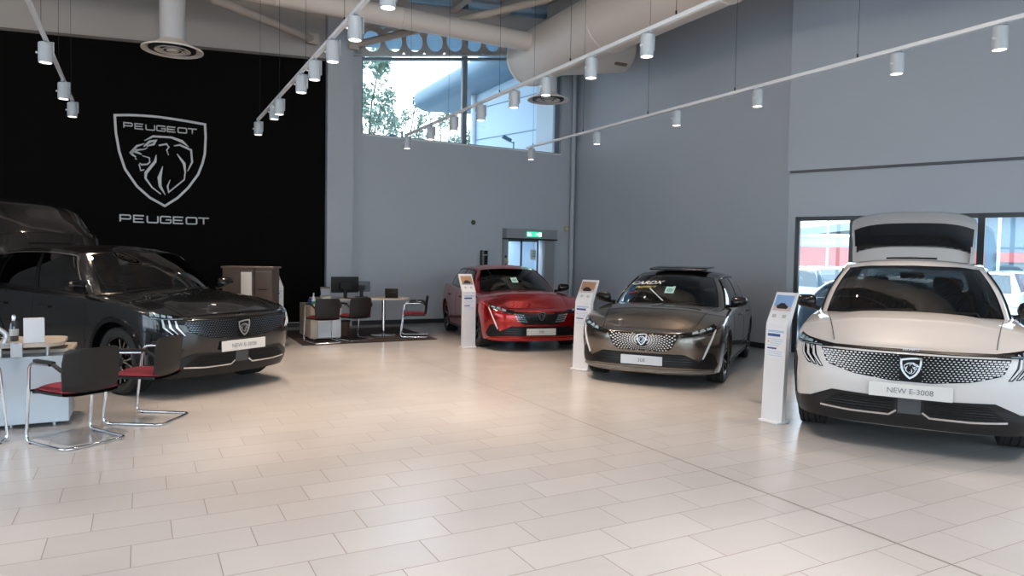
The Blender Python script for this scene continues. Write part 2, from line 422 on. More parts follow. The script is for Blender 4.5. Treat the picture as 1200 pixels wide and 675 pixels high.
def shield_badge(root, B, z, h, back, metal, s0=0.):
    """shield with a lion's head on the grille"""
    x = B.P(0, z, .018).x
    o, Uu, Ww, Nn = (x-.012, s0, z), (0, 1, 0), (-.08, 0, 1), (1, 0, .08)
    Uu = (0, 1, 0)
    b = MB(); b.prism([(-p[0]*h*.86, p[1]*h) for p in SHIELD], o, Uu, Ww, Nn, .014); bd = b.build('badge', back, root)
    e = MB(); pts = [(-p[0]*h*.86, p[1]*h) for p in SHIELD]; pts.append(pts[0])
    strokes(e, [pts], h*.095, Vector(o)+Vector(Nn)*.012, Uu, Ww, Nn, .006)
    e2 = [([(-q[0]*h*1.0, q[1]*h*.95-.02*h) for q in L], [k*h*1.3 for k in w]) for L, w in LION]
    strokes(e, e2, .01, Vector(o)+Vector(Nn)*.012, Uu, Ww, Nn, .005)
    e.build('badge_emblem', metal, bd)

def inside(p, poly):
    c = False; j = len(poly)-1
    for i in range(len(poly)):
        a, b = poly[i], poly[j]
        if (a[1] > p[1]) != (b[1] > p[1]) and p[0] < (b[0]-a[0])*(p[1]-a[1])/(b[1]-a[1])+a[0]: c = not c
        j = i
    return c

def make_car(kind, root, paint, o):
    """o: options (plate text, dash colour, open tailgate ...)"""
    T = SUV if kind == 'suv' else HATCH; B = Body(T); suv = kind == 'suv'
    dx = lambda name, poly, m, off=.005, mirror=False, par=root, step=.05: B.drape(poly, off, step, mirror).build(name, m, par, ang=50)
    # ---- body shell
    ss = set(round(k*.05, 4) for k in range(0, int(B.Smax/.05)+1)); ss.add(round(B.Smax-1e-4, 4))
    for xw in (0, -T['WB']):
        for k in range(0, 37):
            ss.add(round(B.s_of_x(xw+T['Ra']*cos(pi*k/36)*.9999), 4))
        for q in (-1.0005, 1.0005): ss.add(round(B.s_of_x(xw+T['Ra']*q), 4))
    ss = sorted(ss); st = [ss[0]]
    for a in ss[1:]:
        if a-st[-1] > .0009: st.append(a)
    V = [0, .04, .12, .22, .32, .42, .52, .62, .72, .8, .86, .905, .94, .965, .985, 1]
    def column(a, sg, gap=0):
        x = B.ref(a)[0]; zb, zs = B.zb(x), B.zs(x)
        return [B.P(a*sg, zb+(zs-zb)*v) for v in V]
    sh = MB()
    for sg in (1, -1): sh.grid([column(a, sg) for a in st], flip=sg < 0)
    # inward turned edge of the arches and sill
    for sg in (1, -1):
        rows = [[], []]
        for a in st:
            x = B.ref(a)[0]; p = B.P(a*sg, B.zb(x)); n2 = B.n2(a); rows[0].append(p); rows[1].append(p-Vector((n2.x, n2.y*sg, 0))*.04)
        sh.grid(rows)
    body = sh.build('body', paint, root, ang=40)
    # ---- bonnet and shoulder shelf
    dk = MB(); K = 12
    base_tab = sorted([(p[1], p[2]) for p in T['base']])
    s_end = B.s_of_x(T['base'][-1][1]-.03)
    for sg in (1, -1):
        rows = []
        for a in [q for q in st if q <= s_end]:
            x = B.ref(a)[0]; e = B.raw(a, B.zs(x)); x_ = e.x
            yi = 0 if x_ > T['cowl'] or x_ < T['base'][-1][1]+.01 else min(abs(e.y)-.01, smooth_tab(x_, base_tab))-.02
            yi = max(0, yi); row = []
            for k in range(K+1):
                y = e.y+(yi-e.y)*k/K; row.append((x_, y*sg, e.z if k == 0 else B.deck(x, y)))
            rows.append(row)
        dk.grid(rows, flip=sg > 0)
    # close the tail deck
    rows = []
    for a in [q for q in st if q > s_end-.04]:
        x = B.ref(a)[0]; e = B.raw(a, B.zs(x)); rows.append([(e.x, e.y*(1-2*k/K), e.z+.0) for k in range(K+1)])
    if rows: dk.grid(rows)
    bonnet = dk.build('bonnet', paint, root, ang=50)
    # bonnet shut line
    for sg in (1, -1):
        L = []
        for k in range(15):
            t = k/14; x = T['xf0']-.14 + (T['cowl']-.22-(T['xf0']-.14))*t; y = (.60+.17*t)*(.98 if suv else .95); L.append((x, y*sg, B.deck(x, y)+.0005))
        MB().tube(L, .0035, 5).build('bonnet_gap', BLK, bonnet)
    # ---- greenhouse
    bt = [(p[0], p[1]) for p in T['base']]; by = [(p[0], p[2]) for p in T['base']]; tx = [(p[0], p[1]) for p in T['top']]; ty_ = [(p[0], p[2]) for p in T['top']]; tz = [(p[0], p[3]) for p in T['top']]
    def Gp(t, v, off=0.):
        sg = -1 if t < 0 else 1; t = abs(t)
        def raw(t, v):
            t = max(0, min(7, t)); x, y = smooth_tab(t, bt), smooth_tab(t, by); b = Vector((x, y, B.deck(max(x, T['xr0']+.1), y)-.012 if t < 6.2 else smooth_tab(x, T['hc'])-.01))
            c = Vector((smooth_tab(t, tx), smooth_tab(t, ty_), smooth_tab(t, tz)))
            p = b.lerp(c, v); q = .035*sin(pi*v)
            nn = Vector((1, 0, .8)) if t < 1.6 else Vector((0, 1, .3)) if t > 2.3 else Vector((1, 0, .8)).lerp(Vector((0, 1, .3)), (t-1.6)/.7)
            if t > 6: nn = Vector((-1, 0, .8))
            return p + nn.normalized()*q
        p = raw(t, v)
        if off:
            a = raw(t+.02, v)-raw(t-.02 if t > .02 else t, v); c = raw(t, v+.02)-raw(t, v-.02); nn = a.cross(c).normalized()
            if nn.z < 0: nn = -nn
            p = p+nn*off
        return Vector((p.x, p.y*sg, p.z))
    def patch(t0, t1, v0, v1, off=0, nt=14, nv=8, mb=None):
        mb = mb or MB(); rows = [[Gp(t0+(t1-t0)*i/nt, v0+(v1-v0)*j/nv, off) for j in range(nv+1)] for i in range(nt+1)]
        return mb.grid(rows)
    ws = patch(-1.92, 1.92, .045, .955, .002, 30, 8).build('windscreen', WGL, root)
    fr = MB()
    patch(-2, 2, 0, .05, 0, 30, 2, fr); patch(-2, 2, .95, 1, 0, 30, 2, fr); patch(-2, -1.9, 0, 1, 0, 2, 8, fr); patch(1.9, 2, 0, 1, 0, 2, 8, fr)
    fr.build('windscreen_seal', GBLK, ws)
    for a, b in ((-.2, 1.3), (-1.35, .0)):
        L = [Gp(a+(b-a)*k/10, .03+.03*k/10, .018) for k in range(11)]
        MB().tube(L, .006, 6).tube([L[-1], Gp(b+.05, .0, .01)], .008, 6).build('wiper', BLK, ws)
    mr = MB().rbox(Gp(0, .86, -.05), (.03, .22, .07), .02, axis='X').build('rear_view_mirror', GBLK, root)
    pm = paint
    pil = MB(); rail = o.get('rail', paint)
    for sg in (1, -1):
        patch(2*sg, 2.42*sg, 0, 1, 0, 4, 10, pil)
        patch(2.42*sg, 6*sg, .90, 1, .002, 30, 3, pil)
        patch(5.75*sg, 6.12*sg, 0, 1, 0, 4, 10, pil)
    pil.build('roof_pillar', rail, root, ang=50)
    if not o.get('open'):
        rg = patch(-7, -6.1, .1, .95, 0, 10, 6); patch(6.1, 7, .1, .95, 0, 10, 6, rg); rg.build('rear_window', SGL, root)
        rf = MB(); patch(-7, -6, 0, .12, .001, 10, 2, rf); patch(6, 7, 0, .12, .001, 10, 2, rf); patch(-7, -6, .93, 1, .001, 10, 2, rf); patch(6, 7, .93, 1, .001, 10, 2, rf); rf.build('hatch_frame', paint, root)
    else:
        rf = MB(); patch(-7, -6, .95, 1, .001, 10, 2, rf); patch(6, 7, .95, 1, .001, 10, 2, rf); rf.build('hatch_frame', BLK, root)
    for sg in (1, -1):
        for (a, b) in ((2.46, 3.96), (4.06, 5.06), (5.14, 5.74)):
            if o.get('quarter', True) or b < 5.5:
                patch(a*sg, b*sg, .06, .89, 0, 12, 6).build('side_window', SGL, root)
        sl = MB(); patch(3.95*sg, 4.07*sg, 0, .92, .004, 2, 6, sl); patch(5.05*sg, 5.15*sg, 0, .92, .004, 2, 6, sl); patch(2.42*sg, 5.8*sg, 0, .07, .003, 30, 2, sl); patch(2.42*sg, 5.8*sg, .875, .905, .004, 30, 2, sl)
        sl.build('window_trim', GBLK, root)
        ch = MB().tube([Gp(2.42*sg+(5.7*sg-2.42*sg)*k/30, .905, .006) for k in range(31)], .009, 6).tube([Gp(2.42*sg, .03+.87*k/10, .008) for k in range(11)]+[Gp(2.5*sg, .905, .006)], .009, 6).build('window_moulding', o.get('mould', GBLK), root)
    # ---- roof
    rf = MB(); NT = 40
    for sg in (1, -1):
        rows = []
        for i in range(NT+1):
            t = 7*i/NT; x, y, z = smooth_tab(t, tx), smooth_tab(t, ty_), smooth_tab(t, tz); zc = smooth_tab(x, T['zr'])
            rows.append([(x, y*(1-k/8)*sg, z+(zc-z)*(1-(1-k/8)**2)) for k in range(9)])
        rf.grid(rows, flip=sg < 0)
    rf.build('roof', o.get('roof', paint), root, ang=60)
    # ---- arches, liners, floor, cladding
    li = MB()
    for xw in (0, -T['WB']):
        for sg in (1, -1):
            ra = T['Ra']-.003; rows = []
            for k in range(19):
                t = pi*k/18; cx, cz = xw+ra*cos(t), T['zw']+ra*sin(t)
                rows.append([(cx, sg*.55, cz), (cx, sg*(B.ref(B.s_of_x(cx))[1]-.055), cz)])
            li.grid(rows); rr = [r[0] for r in rows]; li.add(rr+[(xw, sg*.55, .28)], [tuple(range(len(rr)+1))])
    li.box(((-T['WB'])/2, 0, .26), (T['WB']-2*T['Ra'], 1.6, .12)); li.box((.38, 0, .27), (.72, 1.05, .12)); li.box((-T['WB']-.3, 0, .32), (.8, 1.05, .12))
    li.build('underbody', BLK, root)
    if suv:
        cl = MB(); w_ = .06
        for sg in (1, -1):
            for xw in (0, -T['WB']):
                rows = []
                for k in range(0, 31):
                    t = pi*(-.10+1.2*k/30); row = []
                    for q, of in ((0, -.02), (0, .014), (w_*.8, .014), (w_, .004), (w_, -.006)):
                        rr = T['Ra']-.004+q; x = xw+rr*cos(t); z = max(T['zw']+rr*sin(t), .24)
                        row.append(B.P(B.s_of_x(x)*sg, z, of))
                    rows.append(row)
                cl.grid(rows)
            a0, a1 = B.s_of_x(-T['Ra']+.03), B.s_of_x(-T['WB']+T['Ra']-.03)
            d = B.drape([(a0, .236), (a1, .236), (a1, .36), (a0, .36)], .014, .08); vs = [(x, y*sg, z) for x, y, z in d.v]; cl.add(vs, d.f)
        cl.build('wheel_arch_cladding', GBLK if suv else BLK, root)
    else:
        sk = MB(); a0, a1 = B.s_of_x(-T['Ra']-.01), B.s_of_x(-T['WB']+T['Ra']+.01)
        d = B.drape([(a0, .187), (a1, .187), (a1, .225), (a0, .225)], .012, .08, True); d.build('sill_trim', GBLK, root)
    # ---- doors
    for a_, b_ in ((-.56, .02), (-1.66, 0), (-2.50, -.12)):
        sa = B.s_of_x(a_); zz = B.zs(a_)
        pts = [(sa, zz-.02), (sa+b_*.2, zz-.35), (sa+b_, .40 if suv else .30)] if b_ >= 0 else [(sa, zz-.02), (sa-.02, .75), (sa-.17 if suv else sa-.14, .50)]
        for sg in (1, -1): B.line([(p[0]*sg, p[1]) for p in pts], .007, .0012).build('door_gap', BLK, root)
    for x in (-1.38, -2.36):
        for sg in (1, -1):
            z = .90 if suv else .80; p = B.P(B.s_of_x(x)*sg, z, .022)
            h = MB().rbox(p, (.20, .018, .028), .012, axis='Y'); h.build('door_handle', o.get('handle', paint), root)
    for sg in (1, -1): B.line([(B.s_of_x(-.55)*sg, .56 if suv else .42), (B.s_of_x(-1.4)*sg, .50 if suv else .34), (B.s_of_x(-2.2)*sg, .54 if suv else .40)], .012, .005).build('door_crease', paint, root)
    # ---- mirrors
    for sg in (1, -1):
        mx, my, mz = (-.66, .985, 1.165) if suv else (-.64, .965, 1.02)
        m = MB(); rows = []
        for i in range(13):
            u = -1+2*i/12; row = []
            for k in range(16):
                t = 2*pi*k/16; q = (1-abs(u)**3.2)**(1/2.4); sx = .085*(1+.2*u); 
                row.append((mx+sx*q*cos(t)*(1. if cos(t) > 0 else .55), (my+.115*u)*sg, mz+.072*q*sin(t)*(1-.18*u)+.01*u))
            rows.append(row)
        m.grid(rows, close_v=True); g = Gp(2.5*sg, .04)
        m.tube([(mx-.01, (my-.06)*sg, mz-.06), (mx-.01, g.y*1.02, g.z+.01)], .022, 8)
        m.build('wing_mirror', GBLK, root)
    # ---- wheels
    for xw in (0, -T['WB']):
        for sg in (1, -1): wheel(root, B, xw, sg*(T['W']-.015-T['tw']/2-.012), sg, kind)
    # ---- cabin
    tub = MB(); zc = .96 if suv else .84
    x0, x1 = -.45, -3.1
    for sg in (1, -1): tub.box(((x0+x1)/2-.1, sg*.74, .66 if suv else .60), (x0-x1-.2, .06, .60 if suv else .48))
    tub.box(((x0+x1)/2, 0, .38), (x0-x1, 1.5, .04)); tub.box((x1, 0, .66), (.04, 1.5, .5))
    dz = (1.0 if suv else .87)
    tub.rbox((-.66, 0, dz-.06), (.62, 1.46, .17), .08, axis='Y')
    tub.rbox((-.80, 0, dz-.2), (.4, 1.44, .3), .08, axis='Y')
    cab = tub.build('cabin', SEAT, root)
    MB().rbox((-.86, -.10, dz+.06), (.02, .34, .12), .02, axis='X').build('display_screen', GBLK, cab)
    swc = Vector((-1.05, -.37, dz+.0)); sw = MB(); N_ = 28
    sw.tube([swc+Vector((.06*sin(2*pi*k/N_), .175*cos(2*pi*k/N_), .155*sin(2*pi*k/N_))) for k in range(N_)], .015, 8, closed=True)
    sw.rbox(swc+Vector((.02, 0, 0)), (.04, .13, .10), .03, axis='X'); sw.box(swc+Vector((.015, 0, 0)), (.02, .32, .03))
    sw.build('steering_wheel', mat('leather', (.03, .03, .03), .5), cab)
    for y, xs in ((-.37, -1.5), (.37, -1.5), (-.37, -2.35), (.37, -2.35)):
        zt = dz-.02
        s_ = MB().rbox((xs+.18, y, zt-.36), (.5, .5, .14), .06, axis='Z'); s_.rbox((xs-.16, y, zt-.02), (.13, .5 if xs > -2 else .6, .60), .05, tilt=('Y', radians(-14)), axis='X')
        s_.rbox((xs-.27, y, zt+.36), (.08, .26, .17), .05, tilt=('Y', radians(-10)), axis='X')
        s_.build('seat', mat('seat cover', (.05, .05, .052), .7), cab)
    # ---- face
    dash = o.get('dash', CHR)
    if suv:
        ub = dx('bonnet_strip', [(-.72, .855), (-.3, .848), (.3, .848), (.72, .855), (.74, .874), (.3, .868), (-.3, .868), (-.74, .874)], GRB, .006)
        text_mesh('PEUGEOT', .028, B.P(0, .860, .0075), (0, 1, 0), (-.05, 0, 1), (1, 0, 0), .0015, 'lettering', CHR, ub)
        gp = [(-.70, .838), (-.35, .832), (.35, .832), (.70, .838), (.64, .71), (.42, .645), (.15, .612), (-.15, .612), (-.42, .645), (-.64, .71)]
        gr = dx('grille', gp, GRB, .004)
        d = MB(); d2 = MB(); rows_ = 11
        for r in range(rows_):
            for k in range(-26, 27):
                v = (r+.5)/rows_; bow = .02*(1-(k/20)**2)
                s0 = (k+.5*(r % 2))*.032*(1-.10*v) + (0 if k == 0 else .0); z = .828-.212*v + .022*(abs(s0)/.6)**1.5*(v)
                if abs(s0) < .075 or not inside((s0, z-.006), gp) or not inside((s0, z+.008), gp): continue
                g = abs(s0)/.68; w = .0065+.019*g; h = .0032+.0095*g*(1 if o.get('fade') else .6); sl = .35*s0
                q = [B.P(s0-w/2+sl*.012, z+h/2, .0075), B.P(s0+w/2+sl*.012, z+h/2, .0075), B.P(s0+w/2-sl*.012, z-h/2, .0075), B.P(s0-w/2-sl*.012, z-h/2, .0075)]
                (d if s0 < 0 else d2).add(q, [(0, 1, 2, 3)])
        for q_ in (d, d2): q_.build('grille_pattern', dash, gr, smooth=False)
        shield_badge(root, B, .722, .155, GRB, o.get('badge', BDG))
        for k in range(3):
            t = .775+.062*k; bt_ = .685+.058*k
            zt, zbm = .845+.008*k, .672+.008*k
            for sg in (1, -1):
                c_ = B.drape([((t-.018)*sg, zt), ((t+.018)*sg, zt), ((t+.014)*sg, .77), ((bt_+.022)*sg, zbm), ((bt_-.010)*sg, zbm), ((t-.036)*sg, .77)], .005, .04).build('light_claw', GBLK, root)
                B.drape([((t-.008)*sg, zt-.006), ((t+.008)*sg, zt-.006), ((t+.002)*sg, .77), ((bt_+.012)*sg, zbm+.01), ((bt_)*sg, zbm+.01), ((t-.022)*sg, .77)], .0085, .04).build('light_strip', o.get('claw', LEDM), c_)
        for sg in (1, -1):
            pl = [(.60*sg, .872), (.76*sg, .890), (.90*sg, .908), (1.01*sg, .928), (1.055*sg, .935), (1.06*sg, .895), (1.02*sg, .862), (.90*sg, .850), (.70*sg, .846), (.60*sg, .850)]
            h = B.drape(pl, .006, .04).build('headlight', GBLK, root)
            for k in range(4):
                a = .80+.062*k; B.drape([(a*sg, .864+.006*k), ((a+.045)*sg, .868+.006*k), ((a+.050)*sg, .890+.010*k), ((a+.006)*sg, .882+.010*k)], .010, .03).build('lens', LENS, h)
            B.drape([(.70*sg, .851), (.90*sg, .854), (1.02*sg, .868), (1.02*sg, .873), (.90*sg, .859), (.70*sg, .856)], .010, .04).build('light_blade', LENS, h)
            B.drape([(1.085*sg, .76), (1.02*sg, .70), (1.035*sg, .62), (1.09*sg, .47), (1.10*sg, .60)], .006, .03).build('side_vent', BLK, root)
        lp = [(-.60, .485), (-.30, .475), (.30, .475), (.60, .485), (.80, .40), (1.0, .37), (1.30, .37), (1.30, .225), (-1.30, .225), (-1.30, .37), (-1.0, .37), (-.80, .40)]
        lo = dx('lower_bumper', lp, mat('satin black bumper', (.011, .011, .012), .38, spec=.3), .008)
        for sg in (1, -1):
            ip = [(.11*sg, .455), (.54*sg, .462), (.66*sg, .38), (.68*sg, .345), (.16*sg, .335), (.11*sg, .36)]
            it = B.drape(ip, .010, .05).build('air_intake', mat('intake shadow black', (.004, .004, .004), .9), lo)
            for k in range(5):
                z = .445-.022*k; B.line([(.13*sg, z-.002), ((.53+.03*k)*sg, z)], .006, .016).build('intake_slat', GBLK, it)
            B.line([(.095*sg, .365), (.15*sg, .326), (.45*sg, .325), (.70*sg, .338)], .016, .016).build('bumper_blade', CHR, lo)
        dx('radar_panel', [(-.085, .475), (.085, .475), (.085, .345), (-.085, .345)], mat('radar cover grey', (.05, .055, .06), .35), .014, par=lo)
        pz, pw, ph = .535, .60, .118
    else:
        gp = [(-.45, .670), (.45, .670), (.43, .62), (.37, .50), (.30, .455), (-.30, .455), (-.37, .50), (-.43, .62)]
        gr = dx('grille', gp, GRB, .004)
        d = MB(); cz = .59
        for ring in range(2, 17):
            rr = ring*.031; nrad = 44
            for k in range(nrad):
                t = 2*pi*(k+.5*(ring % 2))/nrad; s0, z = rr*cos(t), cz+rr*.72*sin(t)
                if abs(s0) < .06 and abs(z-cz) < .08: continue
                if z > .657 or not inside((s0*1.02, z+.006), gp) or not inside((s0*1.02, z-.006), gp): continue
                ln, wd = .0105, .0026+.0046*min(1, rr/.4)*(1 if not o.get('dim') else .3)
                cx, cz_ = cos(t), sin(t)*.72
                q = [B.P(s0+cx*ln-cz_*wd, z+cz_*ln+cx*wd, .0075), B.P(s0-cx*ln-cz_*wd, z-cz_*ln+cx*wd, .0075), B.P(s0-cx*ln+cz_*wd, z-cz_*ln-cx*wd, .0075), B.P(s0+cx*ln+cz_*wd, z+cz_*ln-cx*wd, .0075)]
                d.add(q, [(0, 1, 2, 3)])
        d.build('grille_pattern', dash, gr, smooth=False)
        shield_badge(root, B, .59, .125, GRB, o.get('badge', BDG))
        for sg in (1, -1):
            pl = [(.44*sg, .668), (.47*sg, .685), (.62*sg, .705), (.80*sg, .755), (.94*sg, .80), (.955*sg, .765), (.90*sg, .715), (.70*sg, .665), (.48*sg, .63)]
            h = B.drape(pl, .006, .04).build('headlight', GBLK, root)
            for k in range(3):
                a = .60+.095*k; B.drape([(a*sg, .675+.022*k), ((a+.075)*sg, .690+.022*k), ((a+.07)*sg, .715+.024*k), ((a+.005)*sg, .695+.022*k)], .010, .03).build('lens', LENS, h)
            B.drape([(.905*sg, .73), (.925*sg, .73), (.80*sg, .46), (.755*sg, .37), (.745*sg, .38), (.775*sg, .46)], .009, .04).build('light_fang', LEDM, root)
            B.drape([(.76*sg, .38), (.82*sg, .46), (.90*sg, .44), (1.02*sg, .30), (.98*sg, .24), (.62*sg, .26)], .005, .04).build('corner_intake', BLK, root)
        if o.get('lattice'):
            for sg in (1, -1):
                lt = MB()
                for k in range(4):
                    for j in range(4):
                        a = .46-.045*k-.018*j; z = .625-.036*j-.004*k; q = [B.P((a+.016)*sg, z+.012, .0095), B.P((a-.016)*sg, z+.006, .0095), B.P((a-.022)*sg, z-.010, .0095), B.P((a+.010)*sg, z-.004, .0095)]; lt.add(q, [(0, 1, 2, 3)])
                lt.build('light_lattice', LENS, root, smooth=False)
        lo = dx('lower_bumper', [(-.52, .425), (.52, .425), (.76, .32), (.80, .262), (-.80, .262), (-.76, .32)], BLK, .004)
        for k in range(4): B.line([(-.55-.04*k, .40-.03*k), (.55+.04*k, .40-.03*k)], .005, .009).build('intake_slat', GBLK, lo)
        dx('splitter', [(-.95, .232), (.95, .232), (.95, .205), (-.95, .205)], o.get('lip', BLK), .016)
        pz, pw, ph = (.335, .52, .112)
    # plate
    n0 = B.P(0, pz, .0); x = n0.x+(.024)
    p = MB().rbox((x, 0, pz), (.008, pw, ph), .006, axis='X').build('number_plate', o.get('plate_mat', PLT), root)
    if o.get('plate'): text_mesh(o['plate'], .062, (x+.005, 0, pz-.003), (0, 1, 0), (0, 0, 1), (1, 0, 0), .0008, 'plate_lettering', INK, p)
    MB().box((x-.018, 0, pz), (.03, pw*.6, ph*.8)).build('plate_mount', BLK, root)
    # ---- raised tailgate
    if o.get('open'):
        prof = [(-3.00, 1.555, .66), (-3.05, 1.66, .69), (-3.12, 1.80, .70), (-3.30, 1.95, .715), (-3.52, 2.10, .74), (-3.66, 2.20, .755), (-3.84, 2.28, .755), (-4.02, 2.315, .735), (-4.12, 2.30, .70)]
        def gate(t, y, off=0):
            i = min(int(t), len(prof)-2); q = t-i; a, b = prof[i], prof[i+1]; x, z, w = (a[j]+(b[j]-a[j])*q for j in range(3))
            n = Vector((b[1]-a[1], 0, -(b[0]-a[0]))).normalized(); yy = abs(y)
            return Vector((x, y*w, z)) + n*off + Vector((-.06, 0, -.085))*(yy**4) + Vector((0, 0, .02))*(1-yy*yy)
        def gp_(t0, t1, y0, y1, off, nt=8, ny=16):
            return [[gate(t0+(t1-t0)*i/nt, y0+(y1-y0)*j/ny, off) for j in range(ny+1)] for i in range(nt+1)]
        tg = MB().grid(gp_(0, 2, -1, 1, .0)); tg.grid(gp_(4.1, 7.999, -1, 1, .0, 16))
        for sg in (-1, 1): tg.grid(gp_(2, 4.2, sg*.94, sg*1, 0, 6, 2))
        # depth of the gate: inner skin
        tg.grid(gp_(0, 7.999, -1, 1, -.05, 14))
        for sg in (-1, 1):
            tg.grid([[gate(7.999*i/14, sg, 0), gate(7.999*i/14, sg, -.05)] for i in range(15)])
        tg.grid([[gate(7.999, -1+2*i/14, 0), gate(7.999, -1+2*i/14, -.05)] for i in range(15)])
        t_ = tg.build('tailgate', o.get('gate', paint), root, ang=50)
        MB().grid(gp_(1.9, 4.2, -.96, .96, .004)).build('tailgate_glass', mat('dark privacy glass', (.008, .008, .009), .06, coat=.6), t_)
        for sg in (-1, 1):
            rows = [[gate(.2+1.9*i/6, sg*1.0, .0), gate(.2+1.9*i/6, sg*1.0, .03+.05*i/6), gate(.2+1.9*i/6, sg*.93, .03+.05*i/6), gate(.2+1.9*i/6, sg*.93, .0)] for i in range(7)]
            MB().grid(rows, close_v=True).add([rows[-1][k] for k in range(4)], [(0, 1, 2, 3)]).build('spoiler_fin', o.get('gate', paint), t_)
        MB().grid(gp_(.7, .9, -.42, .42, .006, 2)).build('brake_light_slot', GBLK, t_)
        for sg in (-1, 1):
            MB().tube([(-3.28, sg*.66, 1.12), (-3.45, sg*.70, 1.86)], .012, 8).build('gas_strut', BLK, root)
    return B, Gp
# ================================================================ SETTING
YB, XR, YC = 15.33, 10.03, 8.475
WALL = mat('grey painted wall', (.43, .465, .51), .62, bump=(60, .04), noise=(1.3, (.45, .485, .53)))
WALLW = mat('warm grey wall above panel', (.46, .43, .40), .7)
BLKP = mat('matt black feature wall', (.004, .0037, .0036), .85, spec=.08)
DUCT = mat('cream painted duct', (.80, .72, .64), .5, noise=(3, (.82, .74, .66)))
STEEL = mat('cream painted steel', (.50, .43, .37), .5)
WHT = mat('white powder coat', (.74, .76, .79), .35)
DKF = mat('dark grey window frame', (.03, .035, .04), .4)
SILV = mat('silver strip', (.5, .5, .5), .3, 1.)
CLEAR = glass('window pane glass', (.93, .97, .98), .5)

# ---- floor: 600 x 300 tiles, each course stepped a third along, one expansion joint
fm = bpy.data.materials.new('ceramic floor tile'); fm.use_nodes = True; nt = fm.node_tree; bs = nt.nodes['Principled BSDF']; L = nt.links.new
def nd(t, **k):
    n = nt.nodes.new(t)
    for a, b in k.items(): setattr(n, a, b)
    return n
def mth(op, a, b=None, c=None):
    n = nd('ShaderNodeMath', operation=op)
    for i, v in enumerate((a, b, c)):
        if v is None: continue
        if isinstance(v, (int, float)): n.inputs[i].default_value = v
        else: L(v, n.inputs[i])
    return n.outputs[0]
tc = nd('ShaderNodeTexCoord'); sx = nd('ShaderNodeSeparateXYZ'); L(tc.outputs['Object'], sx.inputs[0])
ry = mth('DIVIDE', mth('SUBTRACT', sx.outputs['Y'], 3.858), .3); row = mth('FLOOR', ry); fy = mth('SUBTRACT', ry, row)
ux = mth('SUBTRACT', mth('DIVIDE', mth('ADD', sx.outputs['X'], .046), .6), mth('DIVIDE', row, 3.)); col_ = mth('FLOOR', ux); fx = mth('SUBTRACT', ux, col_)
dy = mth('MULTIPLY', mth('MINIMUM', fy, mth('SUBTRACT', 1., fy)), .3); dx_ = mth('MULTIPLY', mth('MINIMUM', fx, mth('SUBTRACT', 1., fx)), .6)
ex = mth('ABSOLUTE', mth('SUBTRACT', sx.outputs['X'], 3.755)); 
gj = mth('LESS_THAN', mth('MINIMUM', dy, dx_), .0026); ej = mth('LESS_THAN', ex, .0085); g = mth('MAXIMUM', gj, ej)
cv = nd('ShaderNodeCombineXYZ'); L(row, cv.inputs[0]); L(col_, cv.inputs[1]); wn = nd('ShaderNodeTexWhiteNoise'); L(cv.outputs[0], wn.inputs['Vector'])
ns = nd('ShaderNodeTexNoise'); ns.inputs['Scale'].default_value = 2.2; ns.inputs['Detail'].default_value = 6; L(tc.outputs['Object'], ns.inputs['Vector'])
mp = nd('ShaderNodeMapping'); mp.inputs['Scale'].default_value = (3, 40, 1); L(tc.outputs['Object'], mp.inputs[0]); n2 = nd('ShaderNodeTexNoise'); n2.inputs['Scale'].default_value = 1.5; L(mp.outputs[0], n2.inputs['Vector'])
va = mth('ADD', mth('MULTIPLY', wn.outputs[0], .35), mth('ADD', mth('MULTIPLY', ns.outputs['Fac'], .4), mth('MULTIPLY', n2.outputs['Fac'], .25)))
mx = nd('ShaderNodeMix', data_type='RGBA'); mx.inputs[6].default_value = (.40, .38, .37, 1); mx.inputs[7].default_value = (.48, .46, .45, 1); L(va, mx.inputs[0])
mg = nd('ShaderNodeMix', data_type='RGBA'); L(g, mg.inputs[0]); L(mx.outputs[2], mg.inputs[6]); mg.inputs[7].default_value = (.18, .15, .135, 1)
L(mg.outputs[2], bs.inputs['Base Color']); L(mth('ADD', .20, mth('ADD', mth('MULTIPLY', ns.outputs['Fac'], .06), mth('MULTIPLY', g, .4))), bs.inputs['Roughness'])
bs.inputs['Specular IOR Level'].default_value = .5
bp = nd('ShaderNodeBump'); bp.inputs['Strength'].default_value = .15; bp.inputs['Distance'].default_value = .001; bp.invert = True; L(g, bp.inputs['Height']); L(bp.outputs[0], bs.inputs['Normal'])
A2 = radians(23.5); WD = Vector((sin(A2), -cos(A2), 0)); WN = Vector((-cos(A2), -sin(A2), 0)); CR = Vector((XR, YC, 0)); WL = 13.
EN = CR + WD*WL
fl = MB(); fp = [(-8, -6), (EN.x-.0, EN.y), (XR, YC), (XR, 17.4), (-8, 17.4)]; fp = [(-8, -6), (EN.x, -6), (EN.x, EN.y), (XR, YC), (XR, 17.4), (-8, 17.4)]
fl.add([(x, y, 0) for x, y in fp] + [(x, y, -.15) for x, y in fp], [tuple(range(6)), tuple(range(11, 5, -1))] + [(i, (i+1) % 6, 6+(i+1) % 6, 6+i) for i in range(6)])
struct('floor', fl, fm)

def zr_(x): return 6.85 + .10*max(0, x-2.5)       # underside of the roof
